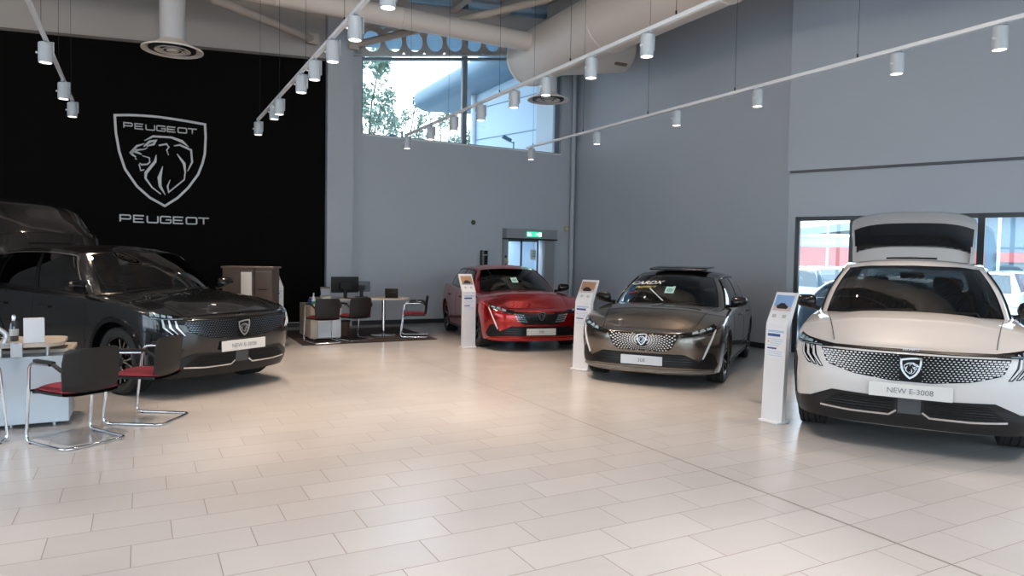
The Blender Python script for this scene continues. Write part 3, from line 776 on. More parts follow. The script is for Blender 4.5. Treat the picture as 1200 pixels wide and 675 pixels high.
# ---- back wall pieces (0.3 thick, inner face at YB)
bw = MB()
def wb(mb, x0, x1, z0, z1, y0=YB, y1=YB+.3): mb.box(((x0+x1)/2, (y0+y1)/2, (z0+z1)/2), (x1-x0, y1-y0, z1-z0))
WX0, WX1, WZ0 = 4.36, 9.58, 4.25
DX0, DX1, DZ1 = 8.06, 9.10, 2.04
wb(bw, 3.56, WX0, 0, 7.9); wb(bw, WX0, DX0, 0, WZ0); wb(bw, DX0, DX1, DZ1, WZ0); wb(bw, DX1, WX1, 0, WZ0); wb(bw, WX1, XR+.3, 0, 7.9)
struct('wall_back', bw, WALL, smooth=False)
wp = MB(); zt = lambda x: 5.49+.0535*(x+.9)
wp.prism([(-8, 0), (3.56, 0), (3.56, zt(3.56)), (-8, zt(-8))], (0, YB-.03, 0), (1, 0, 0), (0, 0, 1), (0, 1, 0), .33)
struct('wall_feature', wp, BLKP, smooth=False)
wu = MB(); wu.prism([(-8, zt(-8)), (3.56, zt(3.56)), (3.56, 7.9), (-8, 7.9)], (0, YB-.02, 0), (1, 0, 0), (0, 0, 1), (0, 1, 0), .32)
struct('wall_upper', wu, WALLW, smooth=False)
led = MB(); led.prism([(-8, zt(-8)), (3.56, zt(3.56)), (3.56, zt(3.56)+.05), (-8, zt(-8)+.05)], (0, YB-.07, 0), (1, 0, 0), (0, 0, 1), (0, 1, 0), .06)
struct('trim_1', led, mat('brown grey edge strip', (.12, .105, .095), .5), smooth=False)
struct('trim_2', MB().box(((3.0-8)/2+.28, YB-.045, .10), (11.05, .03, .02)), SILV, smooth=False)
pl = MB().box((3.845, YB-.10, 3.6), (.56, .20, 7.2)); struct('wall_pilaster', pl, WALL, smooth=False)
struct('trim_3', MB().tube([(9.90, YB-.10, 0), (9.90, YB-.10, 7.4)], .055, 14), WALL)
# ---- right wall
rw = MB().box((XR+.15, (YC+17.4)/2, 3.9), (.3, 17.4-YC, 7.8)); struct('wall_right', rw, WALL, smooth=False)
def aw(s0, s1, z0, z1, d0=0., d1=.3):
    c = CR+WD*((s0+s1)/2)-WN*((d0+d1)/2); c.z = (z0+z1)/2; return c, (s1-s0, abs(d1-d0), z1-z0), atan2(WD.y, WD.x)
sw_ = MB(); W0_, W1_ = .10, 9.4; TZ = 2.37
for a in ((-.02, WL, TZ, 3.15), (W1_, WL, 0, TZ), (-.02, W0_, 0, TZ)):
    c, d, r = aw(*a); sw_.box(c, d, r)
c, d, r = aw(-.05, WL, 3.17, 8.2, -.03, .3); sw_.box(c, d, r)
struct('wall_side', sw_, WALL, smooth=False)
c, d, r = aw(0, WL, 3.13, 3.17, -.045, .0); struct('ledge_shade_strip', MB().box(c, d, r), mat('painted shadow grey', (.10, .105, .115), .7), smooth=False)  # dark strip painted in for the shadow line below the upper wall
# big side window
fr = MB()
for a in ((W0_, W1_, TZ-.07, TZ, .02, .10), (W0_, W1_, 0, .08, .02, .10), (W0_, W0_+.07, 0, TZ, .02, .10), (W1_-.07, W1_, 0, TZ, .02, .10)):
    c, d, r = aw(*a); fr.box(c, d, r)
for s_ in (1.02, 2.80, 4.6, 6.4, 8.0):
    c, d, r = aw(s_-.045, s_+.045, .05, TZ-.03, .01, .12); fr.box(c, d, r)
wn_ = struct('window_1', fr, DKF, smooth=False)
c, d, r = aw(W0_+.03, W1_-.03, .05, TZ-.04, .055, .065); MB().box(c, d, r).build('pane', CLEAR, wn_, smooth=False)
# upper back window
fr = MB()
for x0, x1, z0, z1 in ((WX0, WX1, WZ0, WZ0+.05), (WX0, WX0+.05, WZ0, 7.6), (WX1-.14, WX1, WZ0, 7.6), (6.84, 6.96, WZ0, 7.6)): wb(fr, x0, x1, z0, z1, YB+.10, YB+.2)
fr.prism([(WX0, 5.90), (WX1, 6.67), (WX1, 6.73), (WX0, 5.96)], (0, YB+.08, 0), (1, 0, 0), (0, 0, 1), (0, 1, 0), .12)
w2 = struct('window_2', fr, mat('pale grey window frame', (.16, .20, .24), .4), smooth=False)
wb_ = MB(); wb(wb_, WX0+.02, WX1-.02, WZ0+.02, 7.6, YB+.145, YB+.155); wb_.build('pane', CLEAR, w2, smooth=False)
MB().box((WX0+(WX1-WX0)/2, YB+.05, WZ0-.0), (WX1-WX0, .14, .03)).build('window_sill', WHT, w2, smooth=False)
# ---- skirtings
SK = mat('dark skirting', (.02, .022, .026), .45)
sk = MB(); wb(sk, 4.14, 7.93, 0, .10, YB-.015, YB); wb(sk, 9.4, 9.98, 0, .10, YB-.015, YB); struct('baseboard_back', sk, SK, smooth=False)
struct('baseboard_right', MB().box((XR-.008, (YC+YB)/2, .05), (.015, YB-YC, .10)), SK, smooth=False)
wb(sk2 := MB(), -8, 3.55, 0, .09, YB-.05, YB-.03); struct('baseboard_feature', sk2, SK, smooth=False)
# ---- left wall and glazed front behind the photographer
wl = MB().box((-8.15, 13.0, 3.9), (.3, 8.8, 7.8)); wl.box((-8.15, 1.3, 6.2), (.3, 14.7, 3.2)); struct('wall_left', wl, WALL, smooth=False)
fr = MB()
for y in [-6+14.6*k/7 for k in range(8)]: fr.box((-8.1, y, 2.3), (.12, .12, 4.6))
fr.box((-8.1, 1.3, 4.56), (.14, 14.6, .1)); fr.box((-8.1, 1.3, 2.3), (.1, 14.6, .08)); fr.box((-8.1, 1.3, .05), (.1, 14.6, .1))
w4 = struct('window_4', fr, DKF, smooth=False)
MB().box((-8.1, 1.3, 2.3), (.01, 14.6, 4.5)).build('pane', CLEAR, w4, smooth=False)
fr = MB(); 
for x in [-8+k*(EN.x+8)/8 for k in range(9)]: fr.box((x, -5.95, 2.6), (.12, .12, 5.2))
fr.box(((EN.x-8)/2, -5.95, 5.2), (EN.x+8, .14, .2)); fr.box(((EN.x-8)/2, -5.95, 2.6), (EN.x+8, .1, .08))
w3 = struct('window_3', fr, DKF, smooth=False)
MB().box(((EN.x-8)/2, -5.95, 2.6), (EN.x+8, .01, 5.1)).build('pane', CLEAR, w3, smooth=False)
struct('wall_front', MB().box(((EN.x-8)/2, -5.95, 6.9), (EN.x+8.3, .3, 3.2)), WALL, smooth=False)
struct('wall_corner', MB().box((EN.x+.0, (EN.y-6)/2, 4.0), (.3, EN.y+6+.02, 8.0)), WALL, smooth=False)
# ---- roof: corrugated deck, beams
rf = MB(); x0, x1 = -8.3, EN.x+.4; rows = []
n = int((17.0+6.3)/.075)
for i in range(n+1):
    y = -6.2+i*.075; h = (0, .0, .05, .05)[i % 4]; rows.append([(q, y, zr_(q)+.35+h) for q in (x0, 2.5, x1)])
rf.grid(rows); struct('ceiling', rf, mat('galvanised roof deck', (.42, .44, .46), .4, .4), smooth=False)
struct('ceiling_cover', MB().prism([(x0, zr_(x0)+.42), (2.5, zr_(2.5)+.42), (x1, zr_(x1)+.42), (x1, zr_(x1)+.6), (2.5, zr_(2.5)+.6), (x0, zr_(x0)+.6)], (0, -6.3, 0), (1, 0, 0), (0, 0, 1), (0, 1, 0), 23.4), WALLW, smooth=False)
for k, x in enumerate((-7.2, -5.1, -3., -.9, 1.2, 3.3, 5.05, 6.35, 7.6, 8.9, 11.2, 13.4)):
    z = zr_(x)+.12; b = MB()
    b.box((x, 4.5, z), (.02, 21, .34)); b.box((x, 4.5, z-.17), (.16, 21, .025)); b.box((x, 4.5, z+.17), (.16, 21, .025))
    o = b.build('roof_beam', STEEL, smooth=False); tag(o, None, None, 'steel roof beams', 'structure')
for k, pts in enumerate((((3.25, YB-.12, 6.12), (1.08, 12.5, 5.70), (-1.2, 9.6, 6.45)), ((4.1, YB-.15, 6.12), (7.38, 12.5, 6.87), (8.2, 11.8, 7.3)))):
    o = MB().tube(pts if k == 0 else pts, .075, 16).build('roof_brace', STEEL); tag(o, ['round steel roof brace rising left from the pilaster top above the black wall', 'round steel roof brace rising right from the pilaster top behind the round duct'][k], 'brace')
    MB().box((pts[0][0], YB-.17 if k == 0 else YB-.22, 6.12), (.22, .12, .22)).build('end_plate', STEEL, o, smooth=False)
# beam with round holes across the top of the high window
zb_ = lambda x: 5.99+.153*(x-4.3)
HX = [3.99+.06+.4925*k for k in range(1, 12)]
bm = bmesh.new(); mbm = MB(); cell = []
NS = 24
for hx in HX:
    xa, xb = max(hx-.246, 4.14), hx+.246; zc = zb_(hx)+.26
    ring = [(hx+.20*cos(2*pi*k/NS), zc+.225*sin(2*pi*k/NS)) for k in range(NS)]
    outer = []
    for k in range(NS):
        c, s_ = cos(2*pi*k/NS), sin(2*pi*k/NS); m = max(abs(c)/.2463, abs(s_)/.31); ox = hx+c/m; oz = zc+s_/m
        ox = min(max(ox, hx-.2463), hx+.2463); q = (oz-zc)/.31; oz = zb_(ox)+.26+q*.31; outer.append((ox, oz))
    for y in (YB-.13, YB-.115):
        o_ = len(mbm.v); mbm.v += [(a, y, b) for a, b in ring]+[(a, y, b) for a, b in outer]
        for k in range(NS): mbm.f.append((o_+k, o_+(k+1) % NS, o_+NS+(k+1) % NS, o_+NS+k))
    o_ = len(mbm.v)-4*NS
    for k in range(NS): mbm.f.append((o_+k, o_+(k+1) % NS, o_+2*NS+(k+1) % NS, o_+2*NS+k))
for dz_, hh in ((-.06, .02), (.56, .02)):
    mbm.prism([(4.14, zb_(4.14)+dz_), (9.7, zb_(9.7)+dz_), (9.7, zb_(9.7)+dz_+hh), (4.14, zb_(4.14)+dz_+hh)], (0, YB-.19, 0), (1, 0, 0), (0, 0, 1), (0, 1, 0), .13)
mbm.prism([(4.14, zb_(4.14)+.56), (9.7, zb_(9.7)+.56), (9.7, 7.6), (4.14, 7.2)], (0, YB-.12, 0), (1, 0, 0), (0, 0, 1), (0, 1, 0), .06)
o = mbm.build('cellular_beam', mat('grey painted beam', (.50, .47, .45), .5)); tag(o, 'grey steel beam with a row of round holes across the top of the high window', 'beam')

# ---- ducts
t = thing('round_duct', 'big cream round air duct running overhead beside the right wall', 'duct', (8.07, 13, 6.2))
R_ = lambda o, p: [Vector(q)-Vector(o) for q in p]
O = (8.07, 13, 6.2)
prof = []
MB().lathe([(0, 14.45-13), (.50, 14.45-13), (.60, 14.40-13), (.62, 14.3-13), (.60, 14.28-13)] + [(.60, y) for y in (-3, -10, -17)], (0, 0, 0), 48, 'Y').build('main_duct', DUCT, t)
for y in (11.2, 8.2, 5.2, 2.2):
    MB().lathe([(.60, y-13.03), (.612, y-13.02), (.612, y-12.98), (.60, y-12.97)], (0, 0, 0), 48, 'Y').build('duct_collar', DUCT, t)
MB().grid([[(x_, y_+.46*cos(2*pi*k/40), z_+.46*sin(2*pi*k/40)) for k in range(40)] for x_, y_, z_ in ((-.1, .92, -.02), (1.0, .60, .10), (1.955, .35, .22))], close_v=True).build('branch_duct', DUCT, t)
o = MB().tube([(-7.5, 13.42, 6.14), (1.5, 13.42, 6.28), (7.55, 13.42, 6.28)], .20, 32)
o = o.build('round_duct', DUCT); tag(o, 'slimmer cream round duct crossing from the left to meet the big duct', 'duct')
for x in (2.2, 4.6, 6.9):
    MB().lathe([(.20, x-.02), (.207, x-.015), (.207, x+.015), (.20, x+.02)], (0, 13.42, 6.28), 32, 'X').build('duct_collar', DUCT, o)
def diffuser(x, y, z, top, r, label):
    t = thing('air_diffuser', label, 'air diffuser', (x, y, z))
    MB().lathe([(r*.42, .12), (r*.42, top-z), ], (0, 0, 0), 32).build('drop_pipe', mat('pale drop duct', (.55, .55, .55), .45), t)
    MB().lathe([(r*.43, .16), (r*.6, .10), (r, .025), (r*1.01, .01), (r, .0), (r*.80, .03), (r*.74, .07)], (0, 0, 0), 48).build('outer_ring', DUCT, t)
    for k, q in enumerate((.58, .34)):
        MB().lathe([(r*(q-.16), .05), (r*q, .012), (r*(q+.01), .0), (r*(q-.03), .0), (r*(q-.16), .035)], (0, 0, 0), 40).build('cone_ring', DUCT, t)
    MB().lathe([(.001, -.012), (r*.17, -.008), (r*.19, .012), (.001, .02)], (0, 0, 0), 24).build('centre_cap', DUCT, t)
    MB().lathe([(.001, .05), (r*.80, .05)], (0, 0, 0), 32).lathe([(r*.59, .014), (r*.77, .014)], (0, 0, 0), 40).lathe([(r*.22, .005), (r*.30, .005)], (0, 0, 0), 40).build('slot_shade', BLK, t)  # flat black rings stand in for the shade in the gaps
diffuser(.47, 12.2, 4.69, 6.9, .44, 'round ceiling air diffuser on a thick pipe above the black emblem wall')
diffuser(8.07, 13.5, 5.10, 5.61, .46, 'round air diffuser under the big duct, in front of the high window')
tag(MB().rbox((9.55, 12.82, 5.96), (.30, .10, .05), .02).build('beam_detector', mat('brown sensor plastic', (.25, .17, .10), .5)), 'small brown sensor under the branch duct near the right wall', 'sensor')

# ---- black wall emblem and wordmark
EMB = mat('brushed white metal letters', (.60, .61, .63), .35)
ES = 1.60
ex_, ez_ = .455, 3.33
t = thing('emblem', 'shield emblem with a roaring lion head on the black wall', 'sign', (ex_, YB-.0325, ez_))
EM_SH = [(-0.854, 0.8), (-0.619, 0.83), (-0.376, 0.845), (-0.118, 0.849), (0.107, 0.84), (0.413, 0.819), (0.713, 0.792), (0.725, 0.55), (0.709, 0.207), (0.665, 0.011), (0.587, -0.208), (0.411, -0.48), (0.218, -0.695), (-0.011, -0.867), (-0.272, -0.719), (-0.491, -0.513), (-0.689, -0.199), (-0.783, 0.119), (-0.838, 0.478)]
EM_LI = [([(-0.36, 0.37), (-0.212, 0.467), (0.106, 0.477), (0.297, 0.416), (0.412, 0.321)], [0.011, 0.037, 0.034, 0.052, 0.011]), ([(-0.371, 0.258), (-0.268, 0.362), (-0.164, 0.389), (-0.201, 0.315), (-0.323, 0.271)], [0.022, 0.045, 0.03, 0.037, 0.022]), ([(-0.604, 0.114), (-0.488, 0.256), (-0.36, 0.313)], [0.03, 0.037, 0.011]), ([(-0.604, 0.102), (-0.506, 0.176), (-0.36, 0.206), (-0.305, 0.244)], [0.03, 0.034, 0.019, 0.011]), ([(-0.543, 0.161), (-0.408, 0.103)], [0.06, 0.019]), ([(-0.579, 0.096), (-0.507, 0.045)], [0.037, 0.022]), ([(-0.518, 0.019), (-0.489, 0.001)], [0.03, 0.011]), ([(-0.397, 0.079), (-0.276, 0.048), (-0.269, -0.034), (-0.314, -0.079), (-0.409, -0.095), (-0.445, -0.065)], [0.015, 0.019, 0.022, 0.026, 0.03, 0.011]), ([(-0.453, -0.09), (-0.424, -0.207), (-0.365, -0.186)], [0.022, 0.019, 0.015]), ([(-0.157, 0.112), (-0.176, -0.014), (-0.336, -0.246), (-0.344, -0.35), (-0.234, -0.517), (-0.078, -0.641)], [0.011, 0.048, 0.052, 0.034, 0.026, 0.019]), ([(-0.046, -0.1), (-0.103, -0.321), (-0.092, -0.487), (-0.003, -0.649)], [0.011, 0.067, 0.052, 0.011]), ([(0.208, 0.164), (0.334, -0.015), (0.353, -0.183), (0.334, -0.332), (0.058, -0.595), (0.039, -0.478), (0.085, -0.35)], [0.015, 0.052, 0.026, 0.022, 0.022, 0.03, 0.011]), ([(-0.112, 0.302), (0.023, 0.34), (0.064, 0.285), (0.026, 0.223), (0.056, 0.13)], [0.026, 0.026, 0.022, 0.022, 0.015]), ([(0.152, 0.318), (0.258, 0.345), (0.459, 0.262), (0.478, 0.026), (0.396, -0.159)], [0.015, 0.034, 0.034, 0.034, 0.015])]
ring = EM_SH+[EM_SH[0]]
MB_ = MB(); strokes(MB_, [ring], .042, (0, 0, 0), (1, 0, 0), (0, 0, 1), (0, -1, 0), .03); MB_.build('shield_outline', EMB, t, smooth=False)
MB_ = MB(); strokes(MB_, EM_LI, .03, (0, 0, 0), (1, 0, 0), (0, 0, 1), (0, -1, 0), .03); MB_.build('lion_head', EMB, t, smooth=False)
GLY = {'P': [[(0, 0), (0, 1), (1.1, 1), (1.22, .9), (1.22, .52), (1.1, .42), (0, .42)]],
       'E': [[(1.22, 1), (0, 1), (0, 0), (1.22, 0)], [(0, .5), (1.1, .5)]],
       'U': [[(0, 1), (0, .12), (.12, 0), (1.18, 0), (1.3, .12), (1.3, 1)]],
       'G': [[(1.3, .86), (1.18, 1), (.12, 1), (0, .88), (0, .12), (.12, 0), (1.18, 0), (1.3, .12), (1.3, .5), (.65, .5)]],
       'O': [[(.12, 1), (0, .88), (0, .12), (.12, 0), (1.2, 0), (1.32, .12), (1.32, .88), (1.2, 1), (.12, 1)]],
       'T': [[(-.1, 1), (1.3, 1)], [(.6, 1), (.6, 0)]]}
def wordmark(word, x0, x1, z0, h, d, parent, m, o, name='letter'):
    """one mesh per letter"""
    adv = (x1-x0+.0)/len(word)
    for i, ch in enumerate(word):
        k = adv*.80/1.3; L_ = [[(x0+i*adv+p[0]*k, z0+p[1]*h) for p in g_] for g_ in GLY[ch]]
        b = MB(); strokes(b, L_, h*.19, o, (1, 0, 0), (0, 0, 1), (0, -1, 0), d); b.build(name, m, parent, smooth=False)
wordmark('PEUGEOT', -.705, .60, .585, .095, .03, t, EMB, (0, 0, 0))
t2 = thing('wordmark', 'white word PEUGEOT in wide letters below the shield on the black wall', 'sign', (ex_, YB-.0325, 2.12))
wordmark('PEUGEOT', -.775, .83, .01, .125, .03, t2, EMB, (0, 0, 0))
# ================================================================ LIGHTING TRACKS
TZ_ = 3.70
LAMP = mat('lamp face', (1, .95, .88), .4, emit=(1, .88, .76), es=5.)
SPM = mat('pale blue grey lamp coat', (.42, .46, .50), .4)
def spot_proto():
    t = thing('track_spotlight', 'x', 'spotlight')
    MB().rbox((0, 0, -.026), (.032, .12, .018), .006).tube([(0, -.02, -.03), (0, -.02, -.045)], .012, 8).build('track_adapter', SPM, t)
    MB().lathe([(.001, -.042), (.052, -.042), (.060, -.048), (.063, -.058), (.063, -.236), (.060, -.245), (.053, -.245), (.053, -.237)], (0, 0, 0), 28).build('lamp_body', SPM, t)
    MB().rbox((.069, 0, -.110), (.014, .05, .15), .006).rbox((.03, 0, -.036), (.09, .045, .010), .004).build('arm', SPM, t)
    MB().tube([(-.06, 0, -.15), (-.082, 0, -.15)], .010, 10).build('knob', WHT, t)
    MB().lathe([(.001, -.239), (.053, -.239)], (0, 0, 0), 24).build('lens', LAMP, t)
    return t
proto = spot_proto(); KIDS[proto.name] = children(proto)
def spot_light(x, y, e, z=TZ_, colr=(1, .78, .60)):
    l = bpy.data.lights.new('spot_beam', 'SPOT'); l.energy = e; l.color = colr; l.spot_size = radians(70); l.spot_blend = .75; l.shadow_soft_size = .06
    o = bpy.data.objects.new('spot_beam', l); COL.objects.link(o); o.location = (x, y, z-.29); return o
TR = [(-.83, [9.73*.877, 11.905*.877, 13.40*.877], 'far left', 'above the black emblem wall'),
      (1.68, [13.45*.877, 11.748*.877, 11.30*.877, 9.628*.877, 8.837*.877, 7.91*.877, 6.999*.877, 5.95*.877], 'left', 'left of the pilaster'),
      (4.16, [13.40*.877, 12.124*.877, 11.057*.877, 9.983*.877, 8.888*.877, 7.996*.877, 6.955*.877, 5.919*.877], 'middle', 'crossing the high window'),
      (6.62, [13.30*.877, 10.817*.877, 8.629*.877, 6.982*.877, 4.975*.877, 3.908*.877], 'right', 'in front of the right wall')]
ORD = ['farthest', 'second farthest', 'third farthest', 'fourth farthest', 'fifth farthest', 'sixth farthest', 'seventh farthest', 'nearest']
first = True
for x, ys, nm, wh in TR:
    t = thing('lighting_track', f'white lighting track {wh}', 'lighting track', (x, 0, TZ_), 0, 'lighting tracks hung from the roof')
    MB().box((0, (11.85-4.)/2, 0), (.036, 15.85, .036)).build('rail', WHT, t, smooth=False)
    for y in (11.6, 9.9, 8.2, 6.5, 4.8, 3.1, 1.4, -.3, -2.):
        b = MB().tube([(0, y, .0), (0, y, zr_(x)+.1-TZ_)], .0022, 5); b.tube([(0, y, .01), (0, y, .06)], .008, 6); b.build('suspension_wire', BLK, t)
    ys = sorted(ys, reverse=True)
    for i, y in enumerate(ys):
        s_ = proto if first else copy_tree(proto); first = False
        s_.location = (x, y, TZ_); last = i == len(ys)-1
        s_['label'] = f"white cylinder spotlight, {'nearest' if last else ORD[i]} on the {nm} ceiling track"; s_['group'] = f'spotlights on the {nm} track'
        s_.rotation_euler.z = random.uniform(-.25, .25)
        spot_light(x, y, E_SPOT*(.72 if x > 6 else 1))
    for y, lb in ((5.6, 'beside the near desk'), (3.1, 'over the near floor'), (1.8, 'farther this way'), (.3, 'behind the photographer'), (-1.6, 'nearest the glazed front')):  # extra spotlights added out of view to brighten the near floor
        if y < min(ys)-.9:
            s_ = copy_tree(proto); s_.location = (x, y, TZ_); s_['group'] = f'spotlights on the {nm} track'; s_['label'] = f'added unseen spotlight on the {nm} ceiling track, {lb}'
            spot_light(x, y, E_SPOT*(1.25 if x < 3 else .9), TZ_, (1, .90, .83))
tag(proto, None, 'spotlight')

# ================================================================ OFFICE FURNITURE
BKC = mat('black chair shell', (.013, .012, .012), .5, spec=.35)
RED = mat('dark red seat fabric', (.22, .018, .03), .85, bump=(300, .1))
CHM = mat('polished chrome', (.78, .80, .84), .07, 1.)
def make_chair():
    """front of the chair is +x; origin on the floor under the seat centre"""
    t = thing('visitor_chair', 'x', 'chair')
    for sg in (1, -1):
        pts = bezier_path([(-.27, 0, .013), (-.27, sg*.245, .013), (.27, sg*.255, .013), (.225, sg*.255, .42), (.20, sg*.262, .655), (-.10, sg*.262, .665)], .07, 6)
        MB().tube(pts, .0125, 10).tube([(.215, sg*.255, .43), (.215, sg*.2, .43), (.0, sg*.17, .425)], .010, 8).build('frame', CHM, t)
        MB().rbox((-.02, sg*.262, .685), (.27, .045, .022), .015).build('armrest', BKC, t)
        MB().tube([(-.14, sg*.262, .675), (-.18, sg*.255, .655), (-.205, sg*.228, .62)], .016, 8).build('arm_bracket', BKC, t)
    # floor glides
    for sg in (1, -1): MB().lathe([(.001, 0), (.014, 0), (.014, .008), (.001, .008)], (.2, sg*.255, 0), 12).build('glide', BKC, t)
    rows = []; sr = []
    for i in range(15):
        u = i/14; x = .235-.43*u; w = .215+.02*sin(pi*u); row = []; r2 = []
        for j in range(13):
            v = -1+2*j/12; e = (1-abs(v)**6)
            z = .452+.028*(1-v**4)*(1-(2*u-1)**6)-.02*max(0, 1-u*5); row.append((x+.02*(1-v*v)*(1 if u < .2 else 0), v*w, z))
            r2.append((x, v*(w+.004), .447-.015*(1-v**4)-.02*max(0, 1-u*5)))
        rows.append(row); sr.append(r2)
    b = MB().grid(rows); b.grid(sr); n = 15
    b.grid([[r[0] for r in rows], [r[0] for r in sr]]); b.grid([[r[-1] for r in rows], [r[-1] for r in sr]]); b.grid([rows[0], sr[0]]); b.grid([rows[-1], sr[-1]])
    b.build('seat_pad', RED, t, ang=60)
    sh_ = MB().grid([[(p[0], p[1]*1.02, p[2]-.012+.004) for p in r] for r in sr]); sh_.grid([[(p[0], p[1]*1.02, p[2]-.028) for p in r] for r in sr])
    sh_.grid([[(sr[k][0][0], sr[k][0][1]*1.02, sr[k][0][2]-.008) for k in range(n)], [(sr[k][0][0], sr[k][0][1]*1.02, sr[k][0][2]-.028) for k in range(n)]]); sh_.grid([[(sr[k][-1][0], sr[k][-1][1]*1.02, sr[k][-1][2]-.008) for k in range(n)], [(sr[k][-1][0], sr[k][-1][1]*1.02, sr[k][-1][2]-.028) for k in range(n)]])
    sh_.build('seat_shell', BKC, t, ang=60)
    # back: curved shell from under the seat up to .84
    prof = [(-.10, .415, .19), (-.155, .418, .205), (-.19, .445, .215), (-.203, .51, .222), (-.208, .59, .228), (-.215, .68, .228), (-.226, .75, .220), (-.230, .778, .205), (-.232, .788, .17)]
    F_, K_ = [], []
    for x, z, w in prof:
        F_.append([(x-.035*(1-(v/6)**2)+.018, w*v/6, z) for v in range(-6, 7)]); K_.append([(x-.035*(1-(v/6)**2)+.006, w*v/6, z) for v in range(-6, 7)])
    b = MB().grid(F_).grid(K_); b.grid([F_[-1], K_[-1]]).grid([F_[0], K_[0]]); b.grid([[r[0] for r in F_], [r[0] for r in K_]]).grid([[r[-1] for r in F_], [r[-1] for r in K_]])
    b.build('backrest', BKC, t, ang=60)
    return t
ch = make_chair(); KIDS[ch.name] = children(ch)
CH = [(-.455, 6.68, 123, 'black visitor chair with red seat, nearest the camera, back turned to us', 'visitor chairs by the near desk'),
      (.065, 7.27, 149, 'black visitor chair with red seat beside the dark SUV front wheel', 'visitor chairs by the near desk'),
      (-1.315, 6.865, 40, 'visitor chair cut off by the left picture edge, only a chrome leg showing', 'visitor chairs by the near desk'),
      (2.87, 12.40, 98, 'visitor chair in front of the white far desk pedestal, back to us', 'visitor chairs at the far desk'),
      (3.48, 12.60, 108, 'visitor chair at the middle of the far desk, back to us', 'visitor chairs at the far desk'),
      (4.71, 12.74, 158, 'visitor chair at the right end of the far desk, seen from the side', 'visitor chairs at the far desk')]
for i, (x, y, a, lb, gr_) in enumerate(CH):
    c = ch if i == 0 else copy_tree(ch); c.location = (x, y, .013 if i > 2 else 0); c.rotation_euler = (0, 0, radians(a)); c['label'] = lb; c['group'] = gr_
    c['category'] = 'chair'

OAK = mat('pale wood laminate', (.50, .42, .34), .45, noise=(6, (.56, .48, .40)))
PNL = mat('pale blue grey panel', (.50, .58, .66), .4)
GREYM = mat('mid grey plastic', (.35, .37, .40), .4)
# near desk, left picture edge
t = thing('reception_desk', 'pale blue panelled desk with wooden top at the left picture edge', 'desk', (-1.6, 7.6, 0))
MB().rbox((-.02, .0, .335), (2.12, .62, .59), .01).build('pedestal', PNL, t)
for x in (.92, .60, -.3, -.9): 
    for y in (-.2,): MB().tube([(x, y, 0), (x, y, .045)], .02, 12).build('foot', SILV, t)
# tops with rounded right end
def round_top(x0, x1, y0, y1, z, th, r, m, name, par):
    P_ = [(x0, y0), ] ; pts = [(x0, y0)]
    for k in range(9): a = -pi/2+pi/2*k/8; pts.append((x1-r+r*cos(a), y0+r+r*sin(a)))
    for k in range(9): a = pi/2*k/8; pts.append((x1-r+r*cos(a), y1-r+r*sin(a)))
    pts.append((x0, y1))
    return MB().prism(pts, (0, 0, z-th), (1, 0, 0), (0, 1, 0), (0, 0, 1), th).build(name, m, par, ang=30)
round_top(-1.05, 1.0, -.36, .33, .745, .028, .17, OAK, 'desk_top', t)
round_top(-1.05, 1.06, -.10, .42, .665, .03, .05, OAK, 'lower_shelf', t)
for x in (.54, .88, -.4): MB().tube([(x, -.26, .63), (x, -.26, .72)], .018, 12).build('post', SILV, t)
tag(MB().rbox((-.825, 7.40, .852), (.155, .10, .215), .006, rz=.12).build('leaflet_box', mat('white card', (.72, .74, .78), .5)), 'plain white box standing on the near desk', 'box')
t = thing('sanitiser_bottle', 'dark glass bottle with silver top behind the white box', 'bottle', (-.99, 7.55, .745))
MB().lathe([(.001, 0), (.032, 0), (.035, .01), (.035, .15), (.022, .175), (.014, .185), (.001, .185)], (0, 0, 0), 24).build('bottle_body', mat('dark bottle', (.03, .035, .04), .1, coat=1.), t)
MB().lathe([(.016, .183), (.018, .22), (.012, .235), (.001, .238)], (0, 0, 0), 20).build('cap', CHM, t)
MB().lathe([(.0358, .05), (.0358, .11)], (0, 0, 0), 24).build('bottle_label', mat('pale label', (.5, .52, .53), .5), t)
t = thing('barcode_scanner', 'silver hand scanner on a stand at the left picture edge', 'scanner', (-1.02, 7.25, .745))
MB().lathe([(.001, 0), (.06, 0), (.055, .015), (.001, .018)], (0, 0, 0), 24).build('stand_base', GREYM, t)
MB().tube(bezier_path([(0, 0, .01), (.015, 0, .06), (.01, 0, .10), (-.10, .02, .19), (-.16, .03, .20)], .04), .021, 12, taper=None).build('scanner_body', mat('silver plastic', (.55, .57, .6), .25, .6), t)
MB().tube([(-.02, -.01, .05), (-.085, .0, .10)], .014, 10).build('scanner_grip', BLK, t)
t = thing('card_terminal', 'small pale grey box hanging off the near desk edge', 'box', (-.93, 7.215, .70))
MB().rbox((0, 0, 0), (.085, .03, .12), .006).build('terminal_body', mat('pale grey plastic', (.50, .54, .58), .4), t)
MB().rbox((0, -.0, .065), (.03, .05, .014), .004).build('hook', GREYM, t)

